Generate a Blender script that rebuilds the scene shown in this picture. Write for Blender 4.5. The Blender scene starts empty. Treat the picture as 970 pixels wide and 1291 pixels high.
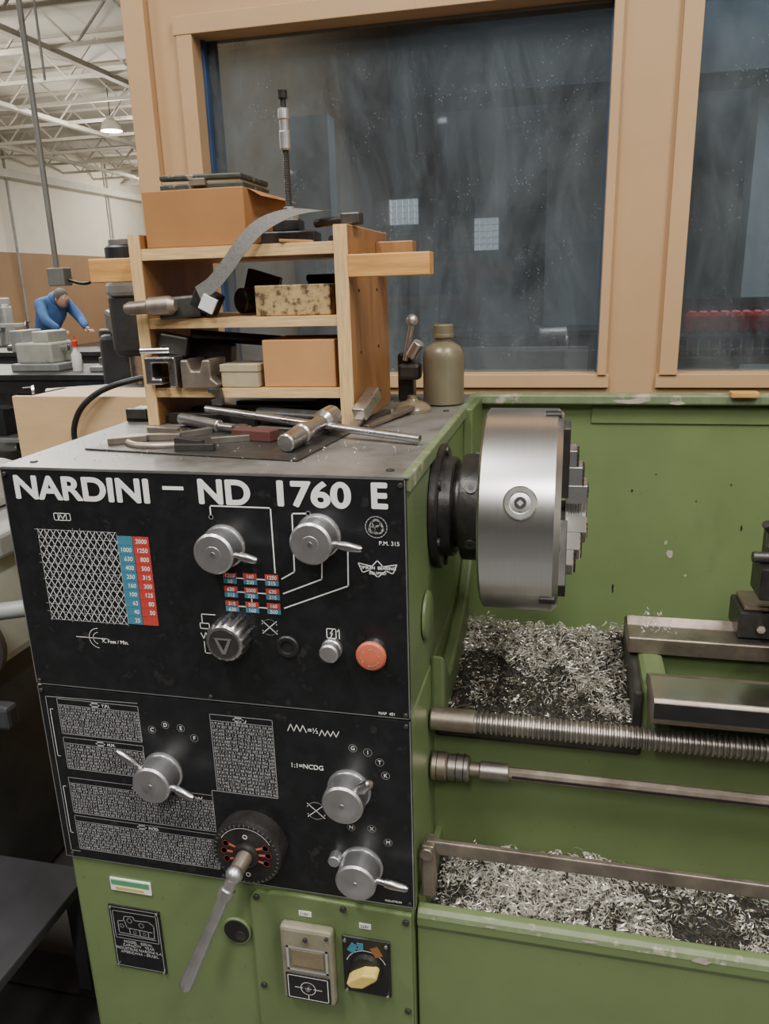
import bpy, bmesh, random
from math import *
from mathutils import Vector, Matrix, noise
random.seed(7)
scene=bpy.context.scene; COL=scene.collection

# ---------------------------------------------------------------- materials
def mat(name,col,rough=.5,metal=0.,var=.12,scale=6.,bump=0.,col2=None,spot=.5,emit=0.,aniso=None,detail=6.,spec=.5,rv=1.):
    m=bpy.data.materials.new(name); m.use_nodes=True; nt=m.node_tree; N=nt.nodes; L=nt.links
    b=N["Principled BSDF"]; b.inputs["Roughness"].default_value=rough; b.inputs["Metallic"].default_value=metal
    b.inputs["Specular IOR Level"].default_value=spec
    tc=N.new("ShaderNodeTexCoord"); mp=N.new("ShaderNodeMapping"); L.new(tc.outputs["Object"],mp.inputs[0])
    if aniso: mp.inputs["Scale"].default_value=aniso
    nz=N.new("ShaderNodeTexNoise"); nz.inputs["Scale"].default_value=scale; nz.inputs["Detail"].default_value=detail
    nz.inputs["Roughness"].default_value=.65
    L.new(mp.outputs[0],nz.inputs["Vector"])
    r=N.new("ShaderNodeValToRGB"); L.new(nz.outputs["Fac"],r.inputs[0])
    c=col; a=tuple(max(0,x*(1-var)) for x in c)+(1,); d=tuple(min(1,x*(1+var)) for x in c)+(1,)
    r.color_ramp.elements[0].color=a; r.color_ramp.elements[0].position=.3
    r.color_ramp.elements[1].color=d; r.color_ramp.elements[1].position=.7
    if col2:
        e=r.color_ramp.elements
        e[0].color=tuple(col2)+(1,); e[0].position=max(0,spot-.06)
        e[1].color=a; e[1].position=spot+.04
        q=e.new(.8); q.color=d
    L.new(r.outputs[0],b.inputs["Base Color"])
    if emit:
        L.new(r.outputs[0],b.inputs["Emission Color"]); b.inputs["Emission Strength"].default_value=emit
    mr=N.new("ShaderNodeMapRange"); mr.inputs["To Min"].default_value=max(0,rough-.1*rv); mr.inputs["To Max"].default_value=min(1,rough+.12*rv)
    L.new(nz.outputs["Fac"],mr.inputs[0]); L.new(mr.outputs[0],b.inputs["Roughness"])
    if bump:
        bp=N.new("ShaderNodeBump"); bp.inputs["Strength"].default_value=bump; bp.inputs["Distance"].default_value=.002
        n2=N.new("ShaderNodeTexNoise"); n2.inputs["Scale"].default_value=scale*5; L.new(mp.outputs[0],n2.inputs["Vector"])
        L.new(n2.outputs["Fac"],bp.inputs["Height"]); L.new(bp.outputs[0],b.inputs["Normal"])
    return m
def grime(m,scale=(9,9,2.2),thr=.60,col=(.05,.052,.035),amt=.6,speck=.5):
    """real oil/dirt staining: second noise layer mixed over the paint"""
    nt=m.node_tree; N=nt.nodes; L=nt.links; b=N["Principled BSDF"]; src=b.inputs["Base Color"].links[0].from_socket
    tc=N.new("ShaderNodeTexCoord"); mp=N.new("ShaderNodeMapping"); mp.inputs["Scale"].default_value=scale; L.new(tc.outputs["Object"],mp.inputs[0])
    n=N.new("ShaderNodeTexNoise"); n.inputs["Scale"].default_value=1.; n.inputs["Detail"].default_value=9; n.inputs["Roughness"].default_value=.7; L.new(mp.outputs[0],n.inputs[0])
    r=N.new("ShaderNodeMapRange"); r.inputs["From Min"].default_value=thr; r.inputs["From Max"].default_value=thr+.16; r.inputs["To Max"].default_value=amt; L.new(n.outputs["Fac"],r.inputs[0])
    mx=N.new("ShaderNodeMix"); mx.data_type='RGBA'; L.new(r.outputs[0],mx.inputs[0]); L.new(src,mx.inputs[6]); mx.inputs[7].default_value=col+(1,); L.new(mx.outputs[2],b.inputs["Base Color"])
    n4=N.new("ShaderNodeTexNoise"); n4.inputs["Scale"].default_value=95; n4.inputs["Detail"].default_value=3; L.new(tc.outputs["Object"],n4.inputs[0])
    r4=N.new("ShaderNodeMapRange"); r4.inputs["From Min"].default_value=.70; r4.inputs["From Max"].default_value=.75; r4.inputs["To Max"].default_value=speck; L.new(n4.outputs["Fac"],r4.inputs[0])
    m4=N.new("ShaderNodeMix"); m4.data_type='RGBA'; L.new(r4.outputs[0],m4.inputs[0]); L.new(mx.outputs[2],m4.inputs[6]); m4.inputs[7].default_value=col+(1,); L.new(m4.outputs[2],b.inputs["Base Color"])
    return m
GREEN=grime(mat("green_enamel",(.138,.190,.078),.34,0,.08,5,.1),(5,5,1.6),.60,(.075,.09,.045),.5)
GREEN2=grime(mat("green_enamel_worn",(.122,.168,.070),.38,0,.12,7,.25),(9,9,3),.57,(.055,.065,.035),.6)
GREENB=grime(mat("green_splash_panel",(.152,.210,.084),.36,0,.08,4,.15),(4,4,1.1),.60,(.09,.115,.055),.5)
GREENL=mat("green_edge",(.18,.23,.12),.45,0,.2,20,.2,(.40,.36,.28),.41)
CHIPP=mat("bare_primer",(.42,.38,.30),.6,0,.15,60)
TOP=grime(mat("dirty_top",(.205,.197,.182),.40,.1,.2,9,.35,(.12,.11,.095),.42),(7,7,7),.50,(.07,.063,.055),.75)
BLACK=mat("black_panel",(.012,.0128,.0145),.33,0,.35,30,.05,(.028,.028,.028),.37)
BLK=mat("black_plastic",(.015,.015,.016),.4,0,.3,20)
IRON=mat("dark_iron",(.08,.076,.072),.42,.7,.35,14,.3)
OXIDE=mat("black_oxide",(.045,.043,.042),.36,.6,.4,25,.2)
STEEL=mat("steel",(.58,.57,.57),.28,1,.12,18,.03)
STEELB=mat("brushed_steel",(.70,.695,.69),.30,1,.035,5,.0,aniso=(170,1,1),rv=.25)
SATIN=mat("satin_chrome",(.62,.62,.63),.36,.95,.06,30)
BRIGHT=mat("ground_steel",(.88,.87,.85),.2,1,.08,8)
RUST=mat("worn_steel",(.33,.28,.23),.42,.85,.35,14,.25)
SCREW=mat("leadscrew_steel",(.34,.315,.285),.35,.9,.3,18,.1)
SWARF=mat("swarf_steel",(.84,.81,.74),.30,.45,.15,60)
SWARF2=mat("swarf_tinted",(.40,.36,.28),.32,.7,.3,60)
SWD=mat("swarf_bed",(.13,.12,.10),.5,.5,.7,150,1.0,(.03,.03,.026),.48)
WHITE=mat("white_print",(.80,.80,.78),.6,0,.06,40)
GREYP=mat("grey_print",(.34,.34,.34),.6,0,.1,40)
RED=mat("red_print",(.46,.05,.04),.5,0,.1,30)
BLUE=mat("blue_print",(.05,.20,.29),.5,0,.1,30)
ESTOP=mat("estop_red",(.52,.125,.065),.45,0,.15,20)
DRED=mat("dial_red",(.60,.12,.08),.4,0,.1,20)
TAN=mat("tan_paint",(.50,.315,.160),.5,0,.05,3,.12)
TAN2=mat("tan_trim",(.53,.335,.172),.5,0,.05,3,.12)
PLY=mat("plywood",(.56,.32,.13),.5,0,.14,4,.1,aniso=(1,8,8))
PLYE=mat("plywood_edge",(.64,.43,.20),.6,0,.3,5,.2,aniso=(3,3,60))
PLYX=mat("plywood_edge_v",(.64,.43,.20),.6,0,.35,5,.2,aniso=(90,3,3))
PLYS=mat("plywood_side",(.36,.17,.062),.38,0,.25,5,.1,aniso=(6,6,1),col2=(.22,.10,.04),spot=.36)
PINE=mat("pine_bar",(.58,.30,.092),.5,0,.3,6,.15,aniso=(1,10,14))
CARD=mat("cardboard",(.34,.16,.053),.75,0,.12,6,.15)
CARD2=mat("cardboard_light",(.44,.23,.09),.75,0,.12,5,.15)
BIRCH=mat("birch_ply",(.58,.39,.21),.6,0,.12,3,aniso=(1,1,5))
CARDG=mat("grey_card",(.36,.31,.20),.8,0,.15,12,.2)
SPECK=mat("speckled_stone",(.46,.33,.15),.8,0,.2,60,.3,(.09,.06,.03),.46)
DBOX=mat("green_black_box",(.05,.055,.042),.5,0,.4,30,.2,(.28,.23,.13),.40)
ABR=mat("abrasive_cloth",(.16,.155,.145),.85,0,.3,300,.3)
OLIVE=mat("oil_bottle_plastic",(.19,.165,.105),.35,.25,.12,8,.1)
YEL=mat("yellow_knob",(.60,.47,.13),.45,0,.15,30)
BEIGE=mat("beige_box",(.27,.25,.18),.45,0,.2,15,.1,(.14,.12,.08),.40)
PGREEN=mat("plate_green",(.10,.30,.16),.4,0,.1,15)
METD=mat("meter_dark",(.20,.16,.10),.2,0,.2,30)
FLOOR=mat("concrete_floor",(.085,.083,.08),.35,0,.35,2.,.2,(.04,.04,.04),.4)
CEIL=mat("ceiling_white",(.70,.68,.61),.7,0,.08,2)
WWALL=mat("painted_block",(.80,.75,.64),.7,0,.05,2)
BWALL=mat("brown_dado",(.36,.22,.12),.6,0,.06,2)
TRUSS=mat("truss_paint",(.62,.59,.52),.6,.0,.1,4)
MGREY=mat("machine_grey",(.30,.31,.30),.45,.1,.2,5,.1)
MPALE=mat("machine_pale",(.48,.49,.43),.45,0,.15,5,.15,(.2,.2,.18),.36)
MDARK=mat("machine_dark",(.06,.065,.07),.45,.3,.3,6,.2)
BENCH=mat("bench_black",(.05,.05,.055),.35,.3,.3,4)
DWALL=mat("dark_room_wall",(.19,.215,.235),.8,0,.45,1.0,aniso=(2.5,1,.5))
PIER=mat("pier_grey",(.34,.36,.365),.8,0,.2,2,aniso=(3,1,.4))
REFLP=mat("reflection_panel",(.32,.31,.28),.8,0,.25,2,aniso=(3,1,.6))
BTAPE=mat("blue_tape",(.03,.07,.17),.6,0,.3,6)
BFILM=mat("blue_film",(.04,.09,.17),.4,0,.3,9)
GLOW=mat("lamp_glow",(1,.97,.9),.5,0,0,1,emit=16)
GLOWS=mat("lamp_glow_small",(1,.98,.94),.5,0,0,1,emit=5)
GLOWW=mat("window_reflection_glow",(.80,.84,.84),.5,0,.3,30,emit=.9)
REDH=mat("red_handle",(.85,.03,.02),.3,0,.1,5)
JACKET=mat("blue_jacket",(.07,.17,.40),.8,0,.25,9)
JEANS=mat("dark_trousers",(.03,.035,.05),.8,0,.25,9)
SKIN=mat("skin",(.55,.33,.24),.5,0,.08,9)
HAIR=mat("grey_hair",(.12,.11,.10),.7,0,.3,60)
WPLAS=mat("white_plastic",(.75,.75,.72),.4,0,.05,9)
HOSE=mat("rubber_hose",(.012,.012,.013),.45,0,.3,20)
MAROON=mat("maroon",(.10,.035,.03),.5)
BROWNM=mat("brown_mark",(.25,.1,.04),.5)

def glassmat():
    m=bpy.data.materials.new("window_glass"); m.use_nodes=True; nt=m.node_tree; N=nt.nodes; L=nt.links; N.clear()
    o=N.new("ShaderNodeOutputMaterial"); t=N.new("ShaderNodeBsdfTransparent"); t.inputs[0].default_value=(.66,.71,.75,1)
    g=N.new("ShaderNodeBsdfGlossy"); g.inputs["Roughness"].default_value=.03; g.inputs[0].default_value=(.9,.95,1,1)
    d=N.new("ShaderNodeBsdfDiffuse"); d.inputs[0].default_value=(.24,.28,.31,1)
    fr=N.new("ShaderNodeFresnel"); fr.inputs[0].default_value=1.7
    m1=N.new("ShaderNodeMixShader"); L.new(fr.outputs[0],m1.inputs[0]); L.new(t.outputs[0],m1.inputs[1]); L.new(g.outputs[0],m1.inputs[2])
    tc=N.new("ShaderNodeTexCoord"); nz=N.new("ShaderNodeTexNoise"); nz.inputs["Scale"].default_value=2.6; nz.inputs["Detail"].default_value=10; nz.inputs["Roughness"].default_value=.66; nz.inputs["Distortion"].default_value=.6
    mp=N.new("ShaderNodeMapping"); mp.inputs["Scale"].default_value=(2.2,1,.9)
    L.new(tc.outputs["Object"],mp.inputs[0]); L.new(mp.outputs[0],nz.inputs[0])
    mr=N.new("ShaderNodeMapRange"); mr.inputs["From Min"].default_value=.33; mr.inputs["From Max"].default_value=.72; mr.inputs["To Min"].default_value=.06; mr.inputs["To Max"].default_value=.40
    L.new(nz.outputs[0],mr.inputs[0])
    vo=N.new("ShaderNodeTexVoronoi"); vo.inputs["Scale"].default_value=95; L.new(tc.outputs["Object"],vo.inputs[0])
    r2=N.new("ShaderNodeMapRange"); r2.inputs["From Min"].default_value=.20; r2.inputs["From Max"].default_value=.08; r2.inputs["To Max"].default_value=.65; L.new(vo.outputs["Distance"],r2.inputs[0])
    n3=N.new("ShaderNodeTexNoise"); n3.inputs["Scale"].default_value=9; L.new(tc.outputs["Object"],n3.inputs[0])
    r3=N.new("ShaderNodeMapRange"); r3.inputs["From Min"].default_value=.46; r3.inputs["From Max"].default_value=.65; L.new(n3.outputs[0],r3.inputs[0])
    mu=N.new("ShaderNodeMath"); mu.operation='MULTIPLY'; L.new(r2.outputs[0],mu.inputs[0]); L.new(r3.outputs[0],mu.inputs[1])
    ad=N.new("ShaderNodeMath"); ad.operation='ADD'; L.new(mr.outputs[0],ad.inputs[0]); L.new(mu.outputs[0],ad.inputs[1])
    m2=N.new("ShaderNodeMixShader"); L.new(ad.outputs[0],m2.inputs[0]); L.new(m1.outputs[0],m2.inputs[1]); L.new(d.outputs[0],m2.inputs[2])
    L.new(m2.outputs[0],o.inputs[0]); return m
GLASS=glassmat()

# ---------------------------------------------------------------- helpers
def grp(name):
    e=bpy.data.objects.new(name,None); COL.objects.link(e); e.empty_display_size=.1; return e
def link(o,parent):
    COL.objects.link(o)
    if parent: o.parent=parent
    return o
def mesh_ob(name,verts,faces,m,parent=None,smooth=False,loc=None,ang=32):
    me=bpy.data.meshes.new(name); me.from_pydata([tuple(v) for v in verts],[],faces); me.update()
    bm=bmesh.new(); bm.from_mesh(me); bmesh.ops.recalc_face_normals(bm,faces=bm.faces)
    if smooth:
        for f in bm.faces: f.smooth=True
        for e in bm.edges:
            if len(e.link_faces)==2 and e.calc_face_angle(0)>radians(ang): e.smooth=False
    bm.to_mesh(me); bm.free(); me.materials.append(m)
    o=bpy.data.objects.new(name,me); link(o,parent)
    if loc: o.location=loc
    return o
def box(name,x,y,z,m,parent=None,bevel=0.,rot=(0,0,0),seg=2):
    c=Vector(((x[0]+x[1])/2,(y[0]+y[1])/2,(z[0]+z[1])/2)); h=((x[1]-x[0])/2,(y[1]-y[0])/2,(z[1]-z[0])/2)
    vs=[(sx*h[0],sy*h[1],sz*h[2]) for sx in(-1,1) for sy in(-1,1) for sz in(-1,1)]
    fs=[(0,1,3,2),(4,6,7,5),(0,4,5,1),(2,3,7,6),(0,2,6,4),(1,5,7,3)]
    o=mesh_ob(name,vs,fs,m,parent); o.location=c; o.rotation_euler=rot
    if bevel:
        b=o.modifiers.new("bevel","BEVEL"); b.width=bevel; b.segments=seg
    return o
def frame(ax):
    ax=Vector(ax).normalized(); t=Vector((0,0,1)) if abs(ax.z)<.9 else Vector((1,0,0))
    a=ax.cross(t).normalized(); return ax,a,ax.cross(a).normalized()
def rev(name,org,axis,prof,m,parent=None,seg=40,smooth=True,rfun=None):
    """surface of revolution: prof = [(distance along axis, radius)]"""
    ax,a,b=frame(axis); org=Vector(org); vs=[];fs=[]
    for t,r in prof:
        for i in range(seg):
            th=2*pi*i/seg; rr=r*(rfun(i,t) if rfun else 1)
            vs.append(ax*t+(a*cos(th)+b*sin(th))*rr)
    for j in range(len(prof)-1):
        for i in range(seg):
            k=(i+1)%seg; fs.append((j*seg+i,j*seg+k,(j+1)*seg+k,(j+1)*seg+i))
    fs.append(tuple(range(seg))[::-1]); n=(len(prof)-1)*seg; fs.append(tuple(range(n,n+seg)))
    return mesh_ob(name,vs,fs,m,parent,smooth,loc=org)
def cyl(name,p0,p1,r,m,parent=None,r1=None,seg=28,ch=None):
    p0=Vector(p0);p1=Vector(p1);d=(p1-p0).length; r1=r if r1 is None else r1
    c=min(r,d)*.12 if ch is None else ch
    return rev(name,p0,p1-p0,[(0,max(r-c,1e-5)),(c,r),(d-c,r1),(d,max(r1-c,1e-5))],m,parent,seg)
def sph(name,c,r,m,parent=None,sc=(1,1,1),seg=24):
    prof=[(-r*cos(pi*i/12)*sc[2],max(1e-5,r*sin(pi*i/12))) for i in range(13)]
    o=rev(name,c,(0,0,1),prof,m,parent,seg); o.scale=(sc[0],sc[1],1); return o
def tube(name,pts,r,m,parent=None,cyc=False,smoothc=True):
    cu=bpy.data.curves.new(name,"CURVE"); cu.dimensions='3D'; cu.bevel_depth=r; cu.bevel_resolution=4
    s=cu.splines.new('NURBS' if smoothc else 'POLY'); s.points.add(len(pts)-1)
    for p,q in zip(s.points,pts): p.co=(*q,1)
    if smoothc: s.use_endpoint_u=True; s.order_u=3
    s.use_cyclic_u=cyc; cu.materials.append(m); cu.use_fill_caps=True
    return link(bpy.data.objects.new(name,cu),parent)
def text(name,body,x,z,size,m,parent,y=-.0056,width=None,off=0.,align='LEFT',ls=1.,rot=0):
    cu=bpy.data.curves.new(name,"FONT"); cu.body=body; cu.size=size; cu.offset=off; cu.extrude=.0002; cu.align_x=align; cu.space_line=ls
    cu.materials.append(m); o=link(bpy.data.objects.new(name,cu),parent); o.rotation_euler=(pi/2,-rot,0); o.location=(x,y,z)
    if width:
        bpy.context.view_layer.update(); w=o.dimensions.x
        if w>0: o.scale=(width/w,1,1)
    return o
def lines(name,segs,w,m,parent,y=-.0056):
    vs=[];fs=[]
    for x0,z0,x1,z1 in segs:
        d=Vector((x1-x0,z1-z0)); 
        if d.length==0: continue
        n=Vector((-d.y,d.x)).normalized()*w/2; e=d.normalized()*w/2
        k=len(vs)
        for (x,z,s,t) in((x0,z0,1,-1),(x1,z1,1,1),(x1,z1,-1,1),(x0,z0,-1,-1)):
            vs.append((x+n.x*s+e.x*t,y,z+n.y*s+e.y*t))
        fs.append((k,k+1,k+2,k+3))
    return mesh_ob(name,vs,fs,m,parent)
def rect(x0,z0,x1,z1): return [(x0,z0,x1,z0),(x1,z0,x1,z1),(x1,z1,x0,z1),(x0,z1,x0,z0)]
def circ(cx,cz,r,n=24,a0=0,a1=2*pi):
    p=[(cx+r*cos(a0+(a1-a0)*i/n),cz+r*sin(a0+(a1-a0)*i/n)) for i in range(n+1)]
    return [(p[i][0],p[i][1],p[i+1][0],p[i+1][1]) for i in range(n)]
def poly(pts): return [(pts[i][0],pts[i][1],pts[i+1][0],pts[i+1][1]) for i in range(len(pts)-1)]
def extr(name,pts,axis,a,b,m,parent=None,bevel=0):
    """extrude 2D polygon along axis (0: pts=(y,z), 1: pts=(x,z), 2: pts=(x,y))"""
    def P(p,t):
        return {0:(t,p[0],p[1]),1:(p[0],t,p[1]),2:(p[0],p[1],t)}[axis]
    n=len(pts); vs=[P(p,a) for p in pts]+[P(p,b) for p in pts]
    fs=[tuple(range(n)),tuple(range(n,2*n))]+[(i,(i+1)%n,n+(i+1)%n,n+i) for i in range(n)]
    o=mesh_ob(name,vs,fs,m,parent)
    if bevel:
        bb=o.modifiers.new("bevel","BEVEL"); bb.width=bevel; bb.segments=2; bb.limit_method='ANGLE'
    return o
def blob(name,cx,cz,rx,rz,y,m,parent,seed=0):
    rr=random.Random(seed); n=14; pts=[(cx+rx*(.6+.5*rr.random())*cos(2*pi*i/n),cz+rz*(.6+.5*rr.random())*sin(2*pi*i/n)) for i in range(n)]
    return mesh_ob(name,[(p[0],y,p[1]) for p in pts],[tuple(range(n))],m,parent)
def screw(x,z,parent,y=-.006,r=.005,m=None):
    cyl("screw_head",(x,y,z),(x,y-.004,z),r,m or RUST,parent,seg=14)

def swarf(name,n,posfn,parent,m=SWARF,rs=(.003,.010),long=.15,ws=(.0008,.0022),sw=(1.5,7)):
    vs=[];fs=[]
    for _ in range(n):
        c=Vector(posfn()); R=Matrix.Rotation(random.uniform(0,2*pi),3,'Z')@Matrix.Rotation(random.uniform(-1.2,1.2),3,'X')@Matrix.Rotation(random.uniform(0,6.28),3,'Z')
        r=random.uniform(*rs); w=random.uniform(*ws); sweep=random.uniform(*sw); pit=random.uniform(.0,.0025)
        if random.random()<long: r*=random.uniform(1.3,2.2); sweep=random.uniform(1,3); w*=.8
        ns=max(4,int(sweep*1.7)); k=len(vs)
        for i in range(ns+1):
            th=sweep*i/ns; rr=r*(1-.25*i/ns); h=pit*th
            for s in(0,1):
                vs.append(c+R@Vector((rr*cos(th),rr*sin(th),h+s*w)))
        for i in range(ns): fs.append((k+2*i,k+2*i+1,k+2*i+3,k+2*i+2))
    return mesh_ob(name,vs,fs,m,parent,smooth=True,ang=60)
def mound(name,x,y,zf,m,parent,nx=90,ny=40):
    vs=[(x[0]+(x[1]-x[0])*i/nx, y[0]+(y[1]-y[0])*j/ny, zf(x[0]+(x[1]-x[0])*i/nx, y[0]+(y[1]-y[0])*j/ny)) for j in range(ny+1) for i in range(nx+1)]
    fs=[(j*(nx+1)+i,j*(nx+1)+i+1,(j+1)*(nx+1)+i+1,(j+1)*(nx+1)+i) for j in range(ny) for i in range(nx)]
    return mesh_ob(name,vs,fs,m,parent,smooth=True,ang=80)

# ================================================================ LATHE
LA=grp("metal_lathe")
XL=-.635
box("base_cabinet",(XL+.003,-.002),(0,.62),(0,.606),GREEN,LA,.008)
box("gearbox_body",(XL,-.001),(0,.62),(.606,.95),GREEN,LA,.004)
box("headstock_body",(XL,-.002),(0,.80),(.95,1.300),GREEN2,LA,.004)
extr("headstock_top_plate",[(XL-.004,-.0045),(0.003,-.0045),(0.003,.80),(XL-.035,.80)],2,1.3178,1.3200,TOP,LA)
extr("headstock_top_slab",[(XL,.001),(-.001,.001),(-.001,.80),(XL-.033,.80)],2,1.300,1.3180,GREEN2,LA)
box("right_top_edge",(-.010,.0045),(.0,.80),(1.297,1.3208),GREENL,LA,.003)
for x,y in((-.60,.03),(-.03,.03),(-.03,.55)): cyl("top_plate_screw",(x,y,1.3195),(x,y,1.3222),.006,IRON,LA,seg=16)
# panels
box("control_panel",(XL,-.001),(-.005,0),(.950,1.3175),BLACK,LA,.001)
box("gearbox_panel",(XL,-.001),(-.005,0),(.608,.9475),BLACK,LA,.001)
lines("panel_trim",rect(XL+.0015,.9515,-.0025,1.3170)+[(XL+.0015,.61,XL+.0015,.9465),(-.0025,.609,-.0025,.9465),(XL,.609,0,.609)],.0018,SATIN,LA)
for x,z in((-.627,1.309),(-.008,1.309),(-.627,.958),(-.008,.958),(-.627,.94),(-.008,.94),(-.62,.617),(-.009,.617),(-.32,.958),(-.33,.617)):
    screw(x,z,LA,-.005,.0035,IRON)
# title lettering (built up from slightly shifted strokes for a bold weight)
for b,x,w in(("NARDINI",-.616,.227),("ND",-.310,.080),("1760",-.197,.108),("E",-.052,.023)):
    for k,(dx,dz) in enumerate(((-.0012,0),(.0012,0),(0,.0010),(0,-.0010),(0,0))):
        text("title_text",b,x+.0005+dx,1.2715+.008*(x+.62)+dz,.0500,WHITE,LA,width=w-.002,off=.0007,y=-.0056-.00004*k)
lines("title_dash",[(-.361,1.2945,-.333,1.2947)],.0055,WHITE,LA)
# feed chart
S=[]
x0,x1,z0,z1=-.585,-.449,1.071,1.222
for i in range(12):
    z=z0+(z1-z0)*i/11; S.append((x0+random.uniform(-.006,.006),z,x1,z+.0))
    x=x0+(x1-x0)*i/11; S.append((x,z0+random.uniform(-.003,.003),x,z1+random.uniform(-.004,.004)))
lines("chart_grid",S,.0007,GREYP,LA)
S=[]
for i in range(-9,13):
    xa=x0+(x1-x0)*i/12; xb=xa+.10
    za,zb=z0,z1
    if xa<x0: za=z0+(x0-xa)/.10*(z1-z0); xa=x0
    if xb>x1: zb=z1-(xb-x1)/.10*(z1-z0); xb=x1
    if zb>za and xb>xa: S.append((xa,za,xb,zb)); S.append((xa,z1-(za-z0),xb,z0+(z1-zb)))
lines("chart_diagonals",S,.0008,WHITE,LA,-.0057)
for i,(a,b) in enumerate(zip(["","1000","630","400","250","160","100","63","40","25"],["2000","1250","800","500","315","200","125","80","50",""])):
    za=1.217-.0145*i
    box("chart_blue_cell",(-.4485,-.4235),(-.0058,-.005),(za-.0140,za),BLUE,LA)
    box("chart_red_cell",(-.4225,-.3965),(-.0058,-.005),(za-.0140,za),RED,LA)
    text("chart_blue_number",a,-.4265,za-.0105,.0095,WHITE,LA,-.006,align='RIGHT')
    text("chart_red_number",b,-.3995,za-.0105,.0095,WHITE,LA,-.006,align='RIGHT')
lines("chart_symbol",rect(-.552,1.238,-.524,1.249)+[(-.545,1.238,-.545,1.249),(-.531,1.238,-.531,1.249)]+poly([(-.544,1.24),(-.541,1.247),(-.537,1.24),(-.533,1.247)]),.0011,WHITE,LA)
lines("chart_arc",circ(-.505,1.043,.017,14,1.6,4.6)+circ(-.505,1.043,.010,10,1.7,4.4)+[(-.545,1.043,-.49,1.043)],.0011,WHITE,LA)
text("chart_caption","X. Feet / Min.",-.500,1.036,.0085,WHITE,LA)
# speed map lines
lines("speed_lines",poly([(-.291,1.253),(-.291,1.270),(-.198,1.270),(-.198,1.172)])+poly([(-.188,1.163),(-.168,1.175),(-.166,1.263),(-.142,1.264)])+
  poly([(-.187,1.140),(-.127,1.166),(-.125,1.200)])+poly([(-.187,1.117),(-.088,1.158),(-.086,1.222)]),.0020,WHITE,LA)
for x,z in((-.291,1.253),(-.142,1.264)): lines("line_end",circ(x,z,.0015,8),.003,WHITE,LA)
for ci,cx in enumerate((-.270,-.238,-.204)):
    for ri,z in enumerate((1.166,1.157,1.144,1.135,1.121,1.112)):
        z-=.002
        box("speed_plate",(cx-.0105,cx+.0105),(-.0060,-.005),(z-.004,z+.004),(RED if (ri%2==0) else BLUE),LA)
        text("speed_number",random.choice(["125","500","2000","250","160","630","50","315","1250"]),cx,z-.003,.0080,WHITE,LA,-.0063,align='CENTER')
lines("speed_plate_links",[(-.26,z,-.248,z) for z in(1.160,1.138,1.115)]+[(-.2275,z,-.2145,z) for z in(1.160,1.138,1.115)]+[(-.238,1.13,-.238,1.108)],.0018,WHITE,LA)
def xcirc(cx,cz,r): lines("wait_symbol",circ(cx,cz,r,20,.4,2.7)+circ(cx,cz,r,20,3.6,5.9)+[(cx-r*.9,cz-r*.8,cx+r*.9,cz+r*.8),(cx-r*.9,cz+r*.8,cx+r*.9,cz-r*.8)],.0013,WHITE,LA)
xcirc(-.213,1.084,.0125); xcirc(-.158,.770,.0155)
lines("power_symbol",rect(-.124,1.074,-.110,1.089)+poly([(-.115,1.087),(-.119,1.081),(-.115,1.082),(-.118,1.076)])+poly([(-.105,1.074),(-.105,1.089),(-.108,1.085)]),.0013,WHITE,LA)
lines("thread_symbols",rect(-.326,1.074,-.311,1.083)+poly([(-.326,1.066),(-.322,1.057),(-.318,1.068),(-.314,1.057),(-.31,1.068)])+poly([(-.322,1.085),(-.322,1.098),(-.300,1.098)])+poly([(-.322,1.052),(-.322,1.033),(-.300,1.033)]),.0013,WHITE,LA)
# logos
lines("crest_logo",circ(-.044,1.248,.0155,20)+circ(-.044,1.248,.010,8)+circ(-.044,1.254,.006,6)+circ(-.040,1.245,.007,5)+circ(-.050,1.244,.005,7),.0014,GREYP,LA)
text("pm_text","P.M. 315",-.041,1.222,.0085,WHITE,LA)
lines("bearing_logo",poly([(-.072,1.194),(-.052,1.190),(-.044,1.199),(-.036,1.190),(-.016,1.194),(-.022,1.180),(-.032,1.184),(-.044,1.174),(-.056,1.184),(-.066,1.180),(-.072,1.194)]),.0014,WHITE,LA)
text("bearing_text","TIMKEN  BEARING",-.044,1.1855,.0065,WHITE,LA,align='CENTER',off=.0001)
text("equipped_text","EQUIPPED",-.044,1.178,.0055,WHITE,LA,align='CENTER')
# gearbox charts
def numtab(x0,z0,x1,z1,rows,title,seed,sz=.0043):
    rr=random.Random(seed); lines("table_border",rect(x0,z0,x1,z1)+[(x0,z1-.011,x1,z1-.011)],.0009,GREYP,LA)
    n=int((x1-x0)/(sz*2.35)); H=(z1-.013-z0)/rows
    S=[(x0,z1-.012-H*(r+1)+.0002,x1,z1-.012-H*(r+1)+.0002) for r in range(rows)]+[(x0+(x1-x0)*i/n,z0,x0+(x1-x0)*i/n,z1-.011) for i in range(1,n)]
    lines("table_rules",S,.00030,GREYP,LA)
    for r in range(rows):
        s=" ".join(str(rr.choice([rr.randint(10,99),rr.randint(100,999),round(rr.uniform(1,9),1)])) for _ in range(n))
        text("table_numbers",s,x0+.0015,z1-.012-H*(r+1)+H*.25,H*.80,GREYP,LA,width=(x1-x0)-.003)
    lines("table_title_box",rect((x0+x1)/2-.012,z1-.0085,(x0+x1)/2+.003,z1-.0025),.003,GREYP,LA)
    text("table_title",title,(x0+x1)/2+.008,z1-.0085,.0075,WHITE,LA)
numtab(-.601,.860,-.452,.926,10,"T.P.I.",1); numtab(-.601,.792,-.452,.853,8,"M.M.",2)
numtab(-.604,.703,-.336,.774,10,"D.PITCH",3); numtab(-.604,.628,-.336,.697,10,"MOD.",4)
numtab(-.326,.784,-.221,.926,20,"",5)
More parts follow.
